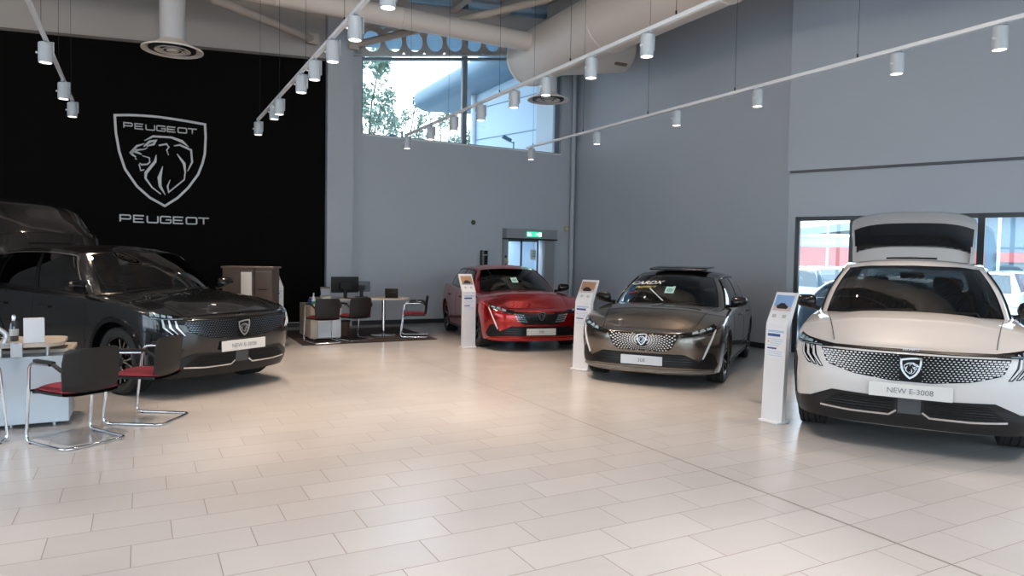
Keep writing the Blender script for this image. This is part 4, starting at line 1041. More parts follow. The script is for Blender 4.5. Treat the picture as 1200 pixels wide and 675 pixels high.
# far desk
rg = MB().prism([(2.46, 12.13), (4.97, 12.22), (5.05, 14.62), (2.52, 14.6)], (0, 0, 0), (1, 0, 0), (0, 1, 0), (0, 0, 1), .012)
rm = bpy.data.materials.new('striped rug'); rm.use_nodes = True; nt = rm.node_tree; b_ = nt.nodes['Principled BSDF']; b_.inputs['Roughness'].default_value = .95
tc_ = nt.nodes.new('ShaderNodeTexCoord'); wv = nt.nodes.new('ShaderNodeTexWave'); wv.bands_direction = 'Y'; wv.inputs['Scale'].default_value = .9; wv.inputs['Distortion'].default_value = .6
rp = nt.nodes.new('ShaderNodeValToRGB'); rp.color_ramp.interpolation = 'CONSTANT'; rp.color_ramp.elements[0].color = (.02, .018, .017, 1); rp.color_ramp.elements[1].position = .55; rp.color_ramp.elements[1].color = (.10, .055, .04, 1)
e_ = rp.color_ramp.elements.new(.8); e_.color = (.05, .03, .025, 1)
nt.links.new(tc_.outputs['Object'], wv.inputs[0]); nt.links.new(wv.outputs[0], rp.inputs[0]); nt.links.new(rp.outputs[0], b_.inputs['Base Color'])
tag(rg.build('rug', rm, smooth=False), 'dark brown striped rug under the far desk and chairs', 'rug')
t = thing('desk', 'far desk with wooden cabinet and long pale rounded top', 'desk', (3.0, 13.2, .012))
MB().rbox((-.015, 0, .33), (.54, .98, .60), .008).build('pedestal', OAK, t)
MB().rbox((.05, -.50, .33), (.42, .02, .56), .006).build('front_panel', WHT, t)
for x, y in ((-.2, -.4), (.2, -.4), (-.2, .4), (.2, .4)): MB().lathe([(.001, 0), (.02, 0), (.02, .035), (.001, .035)], (x, y, 0), 12).build('foot', SILV, t)
round_top(-.12, 1.74, -.42, .42, .735, .026, .40, OAK, 'desk_top', t)
MB().tube([(1.2, -.08, .02), (1.2, -.08, .71)], .032, 20).lathe([(.001, 0), (.24, 0), (.24, .008), (.05, .022), (.034, .03)], (1.2, -.08, 0), 32).build('leg', CHM, t)
MB().tube([(-.05, -.30, .62), (-.05, -.30, .71)], .018, 12).tube([(-.05, .30, .62), (-.05, .30, .71)], .018, 12).build('post', SILV, t)
def monitor(x, y, w, h, rz, z0, label, nm='computer_monitor'):
    t = thing(nm, label, 'monitor', (x, y, z0), rz)
    MB().rbox((0, 0, h/2+.11), (w, .03, h), .012, axis='Y').build('back_cover', GBLK, t)
    MB().rbox((0, .018, h/2+.11), (w*.95, .004, h*.9), .004, axis='Y').build('screen', mat('dark screen', (.01, .012, .015), .08, coat=.6), t)
    MB().rbox((0, -.03, h/2+.09), (w*.4, .04, h*.45), .01, axis='Y').rbox((0, -.03, .09), (.07, .02, .16), .006).build('neck', BLK, t)
    MB().rbox((0, -.02, .006), (.24, .17, .012), .03).build('stand_base', BLK, t)
monitor(3.42, 13.05, .53, .30, radians(4), .747, 'large black computer monitor on the far desk, back to us')
monitor(3.84, 13.42, .34, .20, radians(-6), .747, 'smaller black monitor right of the big one on the far desk')
t = thing('laptop', 'small open laptop standing on the right part of the far desk', 'laptop', (4.33, 13.02, .747), radians(158))
MB().rbox((0, -.03, .008), (.24, .17, .014), .01).build('keyboard_base', BLK, t)
MB().rbox((0, .085, .10), (.25, .010, .18), .008, axis='Y', tilt=('X', radians(-14))).build('lid', GBLK, t)
t = thing('spray_bottle', 'white and green spray bottle on the far desk corner', 'bottle', (2.80, 12.88, .644))
MB().lathe([(.001, 0), (.033, 0), (.035, .01), (.034, .12), (.02, .15), (.012, .165), (.001, .165)], (0, 0, 0), 20).build('bottle_body', WHT, t)
MB().lathe([(.0355, .02), (.0355, .07)], (0, 0, 0), 20).build('bottle_label', mat('green label', (.05, .30, .15), .5), t)
MB().rbox((0, -.01, .205), (.022, .055, .03), .008).tube([(0, 0, .16), (0, 0, .20)], .012, 10).rbox((0, -.03, .175), (.01, .01, .04), .003).build('spray_head', WHT, t)
tag(MB().lathe([(.001, -.055)]+[(.055*sin(pi*k/10), -.055*cos(pi*k/10)) for k in range(1, 10)]+[(.001, .055)], (2.80, 13.10, .700), 20).build('blue_globe', mat('blue plastic', (.01, .08, .45), .3)), 'small blue ball beside the spray bottle on the far desk', 'ball')
t = thing('desk_phone', 'grey and white desk phone left of the big monitor', 'phone', (3.03, 12.93, .7495))
MB().rbox((0, 0, .03), (.17, .17, .05), .02, tilt=('X', .2)).build('phone_base', mat('white plastic', (.55, .53, .5), .4), t)
MB().rbox((0, .03, .13), (.16, .03, .14), .01, axis='Y', tilt=('X', -.3)).build('phone_screen', GREYM, t)
MB().rbox((0, .04, .205), (.18, .05, .03), .012).build('handset', mat('brown plastic', (.18, .12, .08), .4), t)
for k, (x, y, z) in enumerate(((3.25, 12.88, .752), (3.66, 12.85, .752))):
    tag(MB().rbox((x, y, z), (.24, .12, .012), .008, rz=.1*k).build('keyboard', mat('pale plastic', (.45, .44, .42), .5)), ['pale keyboard below the big monitor on the far desk', 'pale papers and keyboard by the smaller monitor on the far desk'][k], 'keyboard')
t = thing('waste_bin', 'brown waste bin under the far desk between two chairs', 'bin', (3.48, 13.35, .012))
MB().lathe([(.001, 0), (.10, 0), (.125, .28), (.118, .28), (.095, .01)], (0, 0, 0), 24).build('bin_body', mat('brown bin', (.12, .06, .04), .6), t)
MB().lathe([(.122, .27), (.13, .275), (.13, .29), (.12, .29)], (0, 0, 0), 24).build('bin_rim', BLK, t)
# brown cabinet behind the dark car
BRN = mat('dark brown laminate', (.075, .052, .042), .5, noise=(5, (.09, .062, .05)))
t = thing('storage_unit', 'tall dark brown cabinet behind the dark SUV bonnet', 'cabinet', (1.60, 12.25, 0), radians(-24))
MB().rbox((-.10, .0, .67), (.50, .46, 1.30), .012).build('cabinet_body', BRN, t)
MB().rbox((.30, .0, .67), (.28, .46, 1.30), .012).build('cabinet_body', BRN, t)
MB().rbox((.035, -.24, .95), (.17, .02, .62), .006).build('white_panel', mat('white melamine', (.62, .58, .54), .45), t)
MB().rbox((.05, 0, 1.335), (.84, .50, .03), .01).build('top_board', mat('brown top board', (.12, .085, .07), .4), t)
MB().rbox((.30, -.24, .66), (.25, .02, 1.22), .006).build('door', BRN, t)
MB().rbox((.30, -.26, .98), (.14, .015, .014), .005).build('handle', BLK, t)

# ================================================================ INFORMATION STANDS
KW = mat('white stand', (.66, .67, .70), .38)
PRB = mat('printed pale blue', (.35, .48, .66), .45); PRD = mat('printed navy', (.03, .08, .25), .45); PRW = mat('printed paper', (.70, .70, .72), .45); PRC = mat('printed car picture', (.02, .02, .025), .4)
PRR = mat('printed orange', (.75, .25, .05), .45); PRS = mat('printed sunset sky', (.55, .42, .38), .45)
def stand(x, y, a, label, pic, lean=.05, W=.285):
    t = thing('information_stand', label, 'information stand', (x, y, 0), radians(a), 'white car information stands')
    # +x faces the reader
    prof = [(.03, .02), (-.035*lean/.05+.03, .97), (-.16, 1.275), (-.185, 1.268), (-.06*lean/.05, .95), (-.025, .02)]
    MB().prism([(p[0], p[1]) for p in prof], (0, -W/2, 0), (1, 0, 0), (0, 0, 1), (0, 1, 0), W).build('panel', KW, t, smooth=False)
    MB().rbox((-.01, 0, .010), (.20, W+.004, .02), .02).build('foot_plate', KW, t)
    A_, B_, C_ = Vector((.03, 0, .02)), Vector((-.035*lean/.05+.03, 0, .97)), Vector((-.16, 0, 1.275))
    def card(P0, P1, u0, u1, v0, v1, m, name, d=.0015, par=t):
        D_ = (P1-P0); L_ = D_.length; D_ = D_/L_; N_ = Vector((D_.z, 0, -D_.x))
        if N_.x < 0: N_ = -N_
        o_ = P0+D_*v0+N_*(d-.001); b = MB(); b.prism([(u0, 0), (u1, 0), (u1, v1-v0), (u0, v1-v0)], o_, (0, 1, 0), D_, N_, .001); return b.build(name, m, par, smooth=False)
    # seen from the front, +y of the stand is the reader's right
    h = W/2
    pc = card(B_, C_, -h+.018, h-.018, .14, .31, pic[0], 'picture_card'); 
    card(B_, C_, -h+.02, h-.02, .14, .185, pic[1], 'picture_ground', .0022, pc)
    D_ = (C_-B_).normalized(); N_ = Vector((D_.z, 0, -D_.x)); o_ = B_+D_*.175+N_*.003
    car = [(p[0]*W/.285, p[1]) for p in [(-.075, .0), (-.06, -.012), (.065, -.012), (.078, .0), (.076, .018), (.05, .028), (.025, .048), (-.03, .050), (-.055, .03), (-.076, .022)]]
    MB().prism(car, o_, (0, 1, 0), D_, N_, .001).build('car_picture', PRC, pc, smooth=False)
    if pic[2]: text_mesh(pic[2], .022, B_+D_*.29+N_*.0035+Vector((0, -.03, 0)), (0, 1, 0), D_, N_, .0005, 'picture_lettering', PRW, pc)
    for u in (-.055, .055): card(B_, C_, u-.022, u+.022, .065, .10, mat('pale grey print', (.42, .43, .43), .5), 'sample_chip')
    lb = card(A_, B_, -h+.015, h-.015, .62, .90, PRW, 'data_sheet')
    for v, hh, m_, w0, w1 in ((.865, .022, PRB, -.11, .11), (.825, .028, PRD, -.11, .06), (.795, .006, PRB, -.11, .10), (.765, .014, PRR, -.11, -.085), (.775, .006, PRB, -.07, .1), (.755, .006, PRB, -.07, .08), (.735, .006, PRB, -.11, .05), (.70, .016, PRD, -.11, .02), (.675, .006, PRB, -.11, .10), (.655, .006, PRB, -.11, .09), (.635, .006, PRB, -.11, .10)):
        card(A_, B_, w0*W/.285, w1*W/.285, v, v+hh, m_, 'printed_line', .0026, lb)
    return t
SKY1 = mat('printed blue sky', (.22, .36, .60), .45); BRK = mat('printed brick street', (.40, .22, .13), .45); GRY = mat('printed road', (.22, .22, .25), .45)
stand(5.50, 4.76, 186, 'tall white information stand beside the white SUV', (SKY1, PRS, ''), W=.232)
stand(5.53, 8.18, 196, 'white information stand between the red and the bronze grey cars', (BRK, PRS, ''))
stand(5.02, 10.93, 272, 'white information stand at the red car front wheel', (BRK, GRY, ''), .02, .25)
stand(2.16, 12.95, 300, 'white information stand behind the dark SUV, beside the brown cabinet', (SKY1, GRY, ''), .02)

# ================================================================ WALL FITTINGS
BRA = mat('brushed aluminium', (.30, .31, .33), .4, .3)
fr = MB(); fr.box((8.66, YB-.11, 2.175), (1.46, .22, .24)); fr.box((7.995, YB-.04, 1.02), (.13, .08, 2.05)); fr.box((9.25, YB-.04, 1.02), (.29, .08, 2.05))
d1 = struct('door_1', fr, BRA, smooth=False)
MB().box((8.66, YB-.11, 2.045), (1.47, .225, .03)).build('door_rail', BLK, d1, smooth=False)
for x0, x1 in ((8.07, 8.58), (8.50, 9.02)):
    b = MB(); y = YB+.10 if x0 > 8.3 else YB+.16
    for q in (x0+.02, x1-.02): b.box((q, y, 1.02), (.04, .03, 2.02))
    b.box(((x0+x1)/2, y, .03), (x1-x0, .03, .06)); b.box(((x0+x1)/2, y, 2.01), (x1-x0, .03, .05))
    lf = b.build('door_leaf', mat('blue grey door frame', (.10, .13, .16), .4), d1, smooth=False)
    MB().box(((x0+x1)/2, y, 1.02), (x1-x0-.06, .008, 1.95)).build('door_pane', CLEAR, lf, smooth=False)
lobby = MB(); lobby.box((8.6, 17.3, 1.25), (2.8, .1, 2.5)); lobby.box((7.2, 16.5, 1.25), (.1, 1.7, 2.5)); lobby.box((10.0, 16.5, 1.25), (.06, 1.7, 2.5)); lobby.box((8.6, 16.5, 2.45), (2.8, 1.7, .1))
struct('wall_lobby', lobby, mat('pale blue lobby paint', (.60, .70, .80), .6), smooth=False)
la = bpy.data.lights.new('lobby_fill', 'AREA'); la.energy = 34; la.size = 1.0; la.color = (.72, .86, 1); lo_ = bpy.data.objects.new('lobby_fill', la); COL.objects.link(lo_); lo_.location = (8.4, 16.4, 2.38)  # added area light that brightens the lobby, no known fitting
t = thing('notice_sheet', 'white and green notice on the sliding door glass', 'notice', (8.86, YB+.08, 1.66))
MB().box((0, 0, 0), (.17, .003, .26)).build('sheet', WHT, t, smooth=False)
for k in range(3): MB().box((.03, -.003, .08-.06*k), (.09, .002, .022)).build('printed_line', mat('green print', (.02, .28, .16), .5), t, smooth=False)
t = thing('exit_sign', 'small green lit exit sign above the sliding door', 'sign', (8.70, YB-.235, 2.165))
MB().rbox((0, 0, 0), (.42, .03, .125), .008, axis='Y').build('sign_box', mat('sign green', (.02, .22, .12), .4, emit=(.05, .65, .38), es=.9), t)
SG = mat('sign white', (.8, .9, .8), .4, emit=(.8, 1, .85), es=1.6)
b = MB(); b.prism([(-.02, -.008), (.03, -.008), (.03, -.03), (.065, 0), (.03, .03), (.03, .008), (-.02, .008)], (.06, -.016, 0), (1, 0, 0), (0, 0, 1), (0, -1, 0), .002)
b.prism([(-.035, -.045), (.035, -.045), (.035, .045), (-.035, .045)], (.165, -.016, 0), (1, 0, 0), (0, 0, 1), (0, -1, 0), .002)
strokes(b, [[(-.13, .012), (-.115, -.012), (-.14, -.045)], [(-.115, -.012), (-.095, -.03), (-.10, -.05)], [(-.155, .0), (-.13, .015), (-.10, .005)]], .012, (0, -.016, 0), (1, 0, 0), (0, 0, 1), (0, -1, 0), .002)
b.prism([(-.122+.011*cos(2*pi*k/10), .034+.011*sin(2*pi*k/10)) for k in range(10)], (0, -.016, 0), (1, 0, 0), (0, 0, 1), (0, -1, 0), .002)
b.prism([(-.19, -.045), (-.165, -.045), (-.165, .045), (-.19, .045)], (0, -.016, 0), (1, 0, 0), (0, 0, 1), (0, -1, 0), .002)
b.build('sign_symbols', SG, t, smooth=False)
for k, (z, m_, lb) in enumerate(((1.52, mat('yellow sticker', (.55, .42, .12), .5), 'yellow warning sticker on the left door jamb'), (1.40, mat('red sticker', (.5, .04, .02), .5), 'small red sticker on the left door jamb'), (1.60, mat('dark sticker', (.06, .05, .05), .5), 'small dark sticker topmost on the left door jamb'))):
    sh3 = [(-.055, -.05), (.055, -.05), (0, .05)] if k == 0 else [(.035*cos(2*pi*q/14), .035*sin(2*pi*q/14)) for q in range(14)]
    tag(MB().prism(sh3, (8.0+(.02 if k == 0 else -.01), YB-.083, z), (1, 0, 0), (0, 0, 1), (0, -1, 0), .003).build('sticker', m_, smooth=False), lb, 'sticker')
t = thing('wall_dispenser', 'black wall box above the red car roof', 'wall box', (7.40, YB-.06, 1.50))
MB().rbox((0, 0, 0), (.17, .11, .48), .02, axis='Z').build('box_body', GBLK, t)
MB().rbox((0, -.057, .13), (.10, .006, .03), .004, axis='Y').build('display', GREYM, t)
t = thing('wall_sensor', 'small beige square alarm unit right of the door, high up', 'sensor', (9.80, YB-.025, 2.35))
MB().rbox((0, 0, 0), (.15, .05, .14), .01, axis='Y').build('unit_body', mat('beige plastic', (.42, .36, .25), .5), t); MB().rbox((0, -.027, 0), (.08, .006, .07), .01, axis='Y').build('unit_face', mat('beige plastic light', (.5, .44, .32), .5), t)
tag(MB().lathe([(.001, -.05), (.03, -.045), (.05, -.025), (.06, 0), (.001, 0)], (7.13, YB, 2.41), 24, 'Y').build('wall_button', BRN), 'small round dark sensor on the back wall left of the door', 'sensor')
# ================================================================ THE FOUR CARS
WPAINT = mat('white pearl paint', (.58, .565, .56), .32, .0, coat=1.)
GPAINT = mat('bronze grey paint', (.165, .142, .120), .24, .88, coat=1.)
RPAINT = mat('metallic red paint', (.38, .004, .004), .26, .70, coat=1.)
DPAINT = mat('dark green grey paint', (.022, .024, .027), .24, .75, coat=1.)
def at(name, label, x, y, a, grp='cars on display'):
    return thing(name, label, 'car', (x, y, 0), radians(a), grp)
t = at('suv', 'white SUV with raised tailgate and NEW E-3008 plate', 6.32, 3.92, 212.4)
make_car('suv', t, WPAINT, dict(open=True, plate='NEW E-3008', fade=True, dash=mat('pale grille inlay', (.62, .63, .65), .3), gate=WPAINT, claw=mat('white claw', (.60, .60, .62), .3), handle=WPAINT))
t = at('suv', 'dark grey SUV with raised tailgate in front of the black wall', .55, 9.13, 302.8)
make_car('suv', t, DPAINT, dict(open=True, plate='NEW E-3008', badge=mat('smoked badge metal', (.34, .33, .33), .3, .6), dash=mat('dark chrome inlay', (.16, .20, .25), .3, .8), gate=DPAINT, handle=DPAINT, mould=CHR, rail=DPAINT, roof=GBLK))
t = at('hatchback_car', 'bronze grey hatchback with open sunroof and windscreen sticker', 6.17, 7.31, 217.2)
B_, G_ = make_car('hatch', t, GPAINT, dict(plate='308', dash=mat('bright grille inlay', (.62, .61, .60), .3, .2), lip=mat('grey lip', (.16, .15, .14), .4), roof=GBLK, handle=GPAINT, plate_mat=mat('pale blue plate card', (.46, .50, .55), .45)))
MB().rbox((-1.28, 0, 1.445), (.20, .86, .022), .05, tilt=('Y', radians(6))).build('sunroof_deflector', GBLK, t)
MB().rbox((-1.75, 0, 1.468), (.80, .82, .02), .06, tilt=('Y', radians(1))).build('sunroof_panel', GBLK, t)
def on_glass(t_, v, off=.012): return G_(t_, v, off)
def glass_text(txt, tc, vc, size, m, name, shear=0):
    vs, fs = text_mesh(txt, size, (0, 0, 0), (1, 0, 0), (0, 1, 0), (0, 0, 1), 0, None, shear=shear, bold=.0012)
    o = on_glass(tc, vc); du = (on_glass(tc+.3, vc)-on_glass(tc-.3, vc)).normalized(); dv = (on_glass(tc, vc+.1)-on_glass(tc, vc-.1)).normalized()
    n = du.cross(dv).normalized(); n = n if n.x > 0 else -n
    b = MB(); b.add([o+du*v.x+dv*v.y+n*.008 for v in vs], fs); b.build(name, m, t, smooth=False)
glass_text('CARDX', -1.0, .62, .145, mat('sticker white', (.7, .7, .7), .5), 'screen_lettering', .3)
glass_text('PROTECT', -.93, .47, .075, mat('sticker yellow', (.55, .45, .12), .5), 'screen_lettering', .2)
o = MB(); o.tube([on_glass(-1.7, .30, .01), on_glass(-1.25, .34, .01)], .008, 6).build('screen_flash', mat('sticker red', (.5, .01, .03), .5), t)
MB().tube([on_glass(-.72, .44, .012), on_glass(-.05, .08, .012)], .008, 6).build('screen_flash', WHT, t)
def permit(G, tc, vc, par, w=.13, h=.20):
    o = G(tc, vc, -.02); du = (G(tc+.3, vc)-G(tc-.3, vc)).normalized(); dv = (G(tc, vc+.1)-G(tc, vc-.1)).normalized(); n = du.cross(dv).normalized(); n = n if n.x > 0 else -n
    s_ = MB().prism([(-w/2, -h/2), (w/2, -h/2), (w/2, h/2), (w*.28, h/2), (w*.22, h*.40), (-w/2, h*.40)], o+n*.028, du, dv, n, .002).build('mint_hanger', mat('mint card', (.30, .55, .52), .5), par, smooth=False)
    b = MB(); N_ = 20; b.grid([[o+n*.0315+du*cos(2*pi*k/N_)*r*w+dv*(sin(2*pi*k/N_)*r*w-.015) for k in range(N_)] for r in (.22, .34)], close_v=True); b.grid([[o+n*.0315+du*cos(2*pi*k/N_)*r*w+dv*(sin(2*pi*k/N_)*r*w-.015) for k in range(N_)] for r in (.001, .12)], close_v=True)
    b.build('hanger_print', mat('teal print', (.02, .16, .18), .5), s_, smooth=False)
permit(G_, .06, .42, t)
t = at('hatchback_car', 'metallic red hatchback parked near the sliding door', 6.12, 10.88, 258.8)
B2, G2 = make_car('hatch', t, RPAINT, dict(plate='308', dash=mat('dark grille inlay', (.10, .10, .11), .3, .8), dim=True, lattice=True, badge=mat('dark badge metal', (.25, .25, .26), .3, 1.), lip=RPAINT, handle=RPAINT))
permit(G2, -.1, .42, t, .12, .20)

# ================================================================ OUTSIDE
struct('ground', MB().box((20, 30, -.12), (220, 160, .08)), mat('pale car park asphalt', (.42, .45, .48), .8), smooth=False)
def park(x, y, a, col, lab, proto=None, grp='cars in the car park'):
    return
def simple_car(paint_name, col, label, x, y, a):
    t = thing('parked_car', label, 'car', (x, y, -.08), radians(a), 'parked cars outside')
    p = mat(paint_name, col, .3, .2, coat=1.)
    sec = [(-2.1, .40, .78, .70), (-2.05, .30, .95, .84), (-1.4, .28, 1.0, .88), (0, .28, .98, .89), (1.2, .28, .92, .88), (1.8, .28, .82, .84), (2.1, .35, .68, .74), (2.18, .42, .58, .60)]
    rows = []
    for x_, z0, z1, w in sec: rows.append([(x_, -w*.97, z0), (x_, -w, (z0+z1)/2), (x_, -w*.95, z1-.05), (x_, -w*.8, z1), (x_, 0, z1+.03), (x_, w*.8, z1), (x_, w*.95, z1-.05), (x_, w, (z0+z1)/2), (x_, w*.97, z0)])
    MB().grid(rows, close_v=True).add(rows[0], [tuple(range(9))]).add(rows[-1], [tuple(range(9))]).build('body', p, t, ang=50)
    g = MB(); base = [(-1.9, .70, .97), (-.9, .78, 1.0), (.2, .78, .98), (1.15, .68, .92)]; top = [(-1.5, .52, 1.38), (-.9, .60, 1.45), (-.1, .60, 1.46), (.35, .54, 1.40)]
    rws = [[(b[0], -b[1], b[2]-.02), (q[0], -q[1], q[2]), (q[0], 0, q[2]+.03), (q[0], q[1], q[2]), (b[0], b[1], b[2]-.02)] for b, q in zip(base, top)]
    g.grid([[r[0] for r in rws], [r[1] for r in rws]]).grid([[r[4] for r in rws], [r[3] for r in rws]])
    g.add(rws[0], [(0, 1, 2, 3, 4)]).add(rws[-1], [(0, 1, 2, 3, 4)]); g.build('window', mat('far car glass', (.03, .05, .06), .08, coat=1.), t, ang=30)
    MB().grid([[(r[k][0]*1.0, r[k][1]*1.01, r[k][2]+.01) for k in (1, 2, 3)] for r in rws]).build('roof', p, t)
    for wx in (1.35, -1.35):
        for sg in (1, -1): MB().lathe([(.001, -.1), (.2, -.1), (.31, -.09), (.32, 0), (.31, .09), (.2, .1), (.001, .1)], (wx, sg*.79, .32), 24, 'Y').build('wheel', RUB, t)
    MB().rbox((2.12, 0, .55), (.1, 1.1, .16), .03, axis='X').build('grille', BLK, t)
    for sg in (1, -1): MB().rbox((2.06, sg*.6, .66), (.14, .26, .10), .03, axis='X').build('headlight', LENS, t)
def on_g(px, D):   # point on the ground seen in direction px at distance D
    d = F + R2*(px-600)/f_px; d.z = 0; return Vector((0, 0, 0)) + d.normalized()*D
cc = [(934, 24, 215, 'car silver', (.45, .47, .50), 'silver car nearest the window, left part'), (976, 31, 212, 'car red', (.5, .03, .03), 'red car in the front row outside'),
      (956, 36.5, 218, 'car white', (.8, .8, .8), 'white car in the second row outside'), (930, 44, 220, 'car blue', (.05, .15, .4), 'blue car at the left edge of the side window'), (990, 41, 216, 'car silver', (.45, .47, .50), 'silver car in the third row, beside the mullion'),
      (955, 51, 215, 'car white', (.8, .8, .8), 'white car in the fourth row, left'), (977, 57, 215, 'car dark', (.05, .06, .07), 'dark car in the back row outside'), (998, 62, 215, 'car white', (.8, .8, .8), 'white car in the back row, right'),
      (1158, 24, 200, 'car white', (.8, .8, .8), 'white car seen through the right window pane'), (1188, 29, 200, 'car silver', (.45, .47, .50), 'silver car seen through the right window pane'), (1154, 34, 200, 'car dark', (.05, .06, .07), 'dark car far off in the right window pane'), (1184, 38.5, 205, 'car white', (.8, .8, .8), 'white car far off in the right window pane')]
for px_, D, a, pn, colr, lab in cc:
    p = on_g(px_, D); simple_car(pn, colr, lab, p.x, p.y, a)
t = thing('hatchback_car', 'dark blue hatchback just outside the side window, behind the white SUV', 'car', (13.35, 6.55, -.08), radians(-68), 'cars just outside the side window')
make_car('hatch', t, mat('midnight blue paint', (.008, .022, .035), .25, .5, coat=1.), dict(dash=CHR, dim=True))
# retail shed across the car park
BO = on_g(962, 72); ang = atan2(-R.y, -R.x)+.12
t = thing('retail_building', 'red and white retail building across the car park', 'building', (BO.x, BO.y, -.08), yaw*-1+.0)
SR = mat('red cladding', (.50, .13, .12), .6); SW = mat('pale cladding', (.55, .62, .68), .6); SB = mat('blue grey roof sheet', (.25, .33, .40), .6)
MB().box((4, 8, 2.1), (64, 16, 4.2)).build('main_wall', SW, t, smooth=False)
MB().box((-2.2, -.15, 2.2), (11, .3, 2.0)).build('red_band', SR, t, smooth=False); MB().box((20, -.15, 1.8), (14, .3, 2.6)).build('red_band', SR, t, smooth=False)
MB().box((4.8, -.6, 2.0), (2.2, 1.4, 4.0)).build('entrance_tower', SW, t, smooth=False)
pr_ = [(-30, 4.0)]+[(-8+16*k/12, 3.2+1.9*sin(pi/2*k/12)) for k in range(13)]+[(36, 5.2), (36, 5.9)]+[(8-16*k/12, 3.9+1.9*sin(pi/2*(1-k/12))) for k in range(13)]+[(-30, 4.6)]
MB().prism(pr_, (0, -.9, 0), (1, 0, 0), (0, 0, 1), (0, 1, 0), 17).build('curved_roof', SB, t, smooth=False)
for k in range(9): MB().box((-6.6+1.9*k, -.16, .75), (1.2, .3, 1.4)).build('shop_window', mat('far blue window', (.08, .16, .22), .2), t, smooth=False)
t = thing('showroom_annexe', 'grey fronted building with red band beyond the right window pane', 'building', tuple(on_g(1190, 46))[:2]+(-.08,), -yaw-.25)
MB().box((3, 4, 2.2), (16, 8, 4.4)).build('main_wall', mat('grey fascia', (.16, .24, .30), .6), t, smooth=False)
MB().box((-3.3, -.1, 1.95), (3.4, .25, 1.0)).build('red_band', SR, t, smooth=False); MB().box((2.2, -.1, 2.15), (6.4, .25, .5)).build('red_band', SR, t, smooth=False)
MB().box((3.2, -.1, 1.0), (8.4, .25, 1.3)).build('shop_window', mat('far dark window', (.03, .06, .09), .15), t, smooth=False)
MB().box((3, 3.8, 4.5), (17, 9, .3)).build('roof_edge', SW, t, smooth=False)
for px_, D, h, lab in ((968, 46.5, 5.0, 'slim lamp post outside, left half of the side window'), (1168, 41, 5.2, 'lamp post outside the right window pane')):
    p = on_g(px_, D); t = thing('lamp_post', lab, 'lamp post', (p.x, p.y, -.08)); MB().tube([(0, 0, 0), (0, 0, h)], .07, 10).build('post', SW, t); MB().rbox((.3, 0, h), (.8, .2, .1), .04).build('lamp_head', SW, t)
# neighbouring wing seen through the high window
WBL = mat('pale blue render', (.50, .62, .72), .7); EAV = mat('blue grey eave sheet', (.10, .18, .25), .45, .2)
t = thing('building_wing', 'neighbouring wing with a big rounded blue grey eave outside the high window', 'building', (9.6, 16.2, 0))
MB().box((1.9, 3.2, 4.0), (2.4, 6.0, 8.0)).build('wing_wall', WBL, t, smooth=False)
pr_ = [(.5*cos(a_)*1.0, .42*sin(a_)) for a_ in [pi/2+pi*k/16 for k in range(17)]]
MB().prism([(p[0]+.15, p[1]+7.55) for p in pr_]+[(4.6, 7.4), (4.6, 9.3), (2.2, 8.85)], (0, -.6, 0), (1, 0, 0), (0, 0, 1), (0, 1, 0), 9.8).build('curved_eave', EAV, t, ang=40)
for z in (5.55, 6.6): MB().tube([(.68, .2, z-.3), (.68, 6.2, z+.1)], .012, 6).build('cable', mat('blue cable', (.15, .25, .33), .5), t)
MB().tube([(.62, 5.9, 0), (.62, 5.9, 7.3)], .09, 12).build('drain_pipe', WHT, t)
t = thing('roof_overhang', 'ribbed soffit of the roof projecting outside above the round holes', 'roof', (7, 15.7, 0))
b = MB(); rows = []
for i in range(60): rows.append([(-5, i*.06, 6.72+.005*i+(.03 if i % 4 < 2 else 0)), (4, i*.06, 7.55+.005*i+(.03 if i % 4 < 2 else 0))])
b.grid(rows).build('ribbed_sheet', mat('blue ribbed sheet', (.25, .38, .48), .5), t, smooth=False)
t = thing('security_camera', 'small security camera on a bracket outside the high window', 'camera', (8.42, YB+.42, WZ0+.02))
MB().tube([(0, -.13, -.12), (0, 0, -.12), (0, 0, .26)], .018, 8).tube([(0, 0, .22), (-.16, 0, .27)], .014, 8).build('bracket', mat('blue grey metal', (.10, .2, .27), .4), t)
MB().rbox((-.20, 0, .32), (.26, .09, .09), .02, tilt=('Y', .35), axis='X').build('camera_body', mat('blue grey metal', (.10, .2, .27), .4), t)
t = thing('floodlight', 'small floodlight on the outer sill below the trees', 'floodlight', (5.20, YB+.42, WZ0))
MB().rbox((0, 0, .10), (.15, .08, .09), .01, axis='Y').build('lamp_housing', mat('blue grey metal', (.10, .2, .27), .4), t); MB().tube([(0, -.13, -.08), (0, .0, -.08), (0, 0, .06)], .015, 8).build('bracket', mat('blue grey metal', (.10, .2, .27), .4), t)
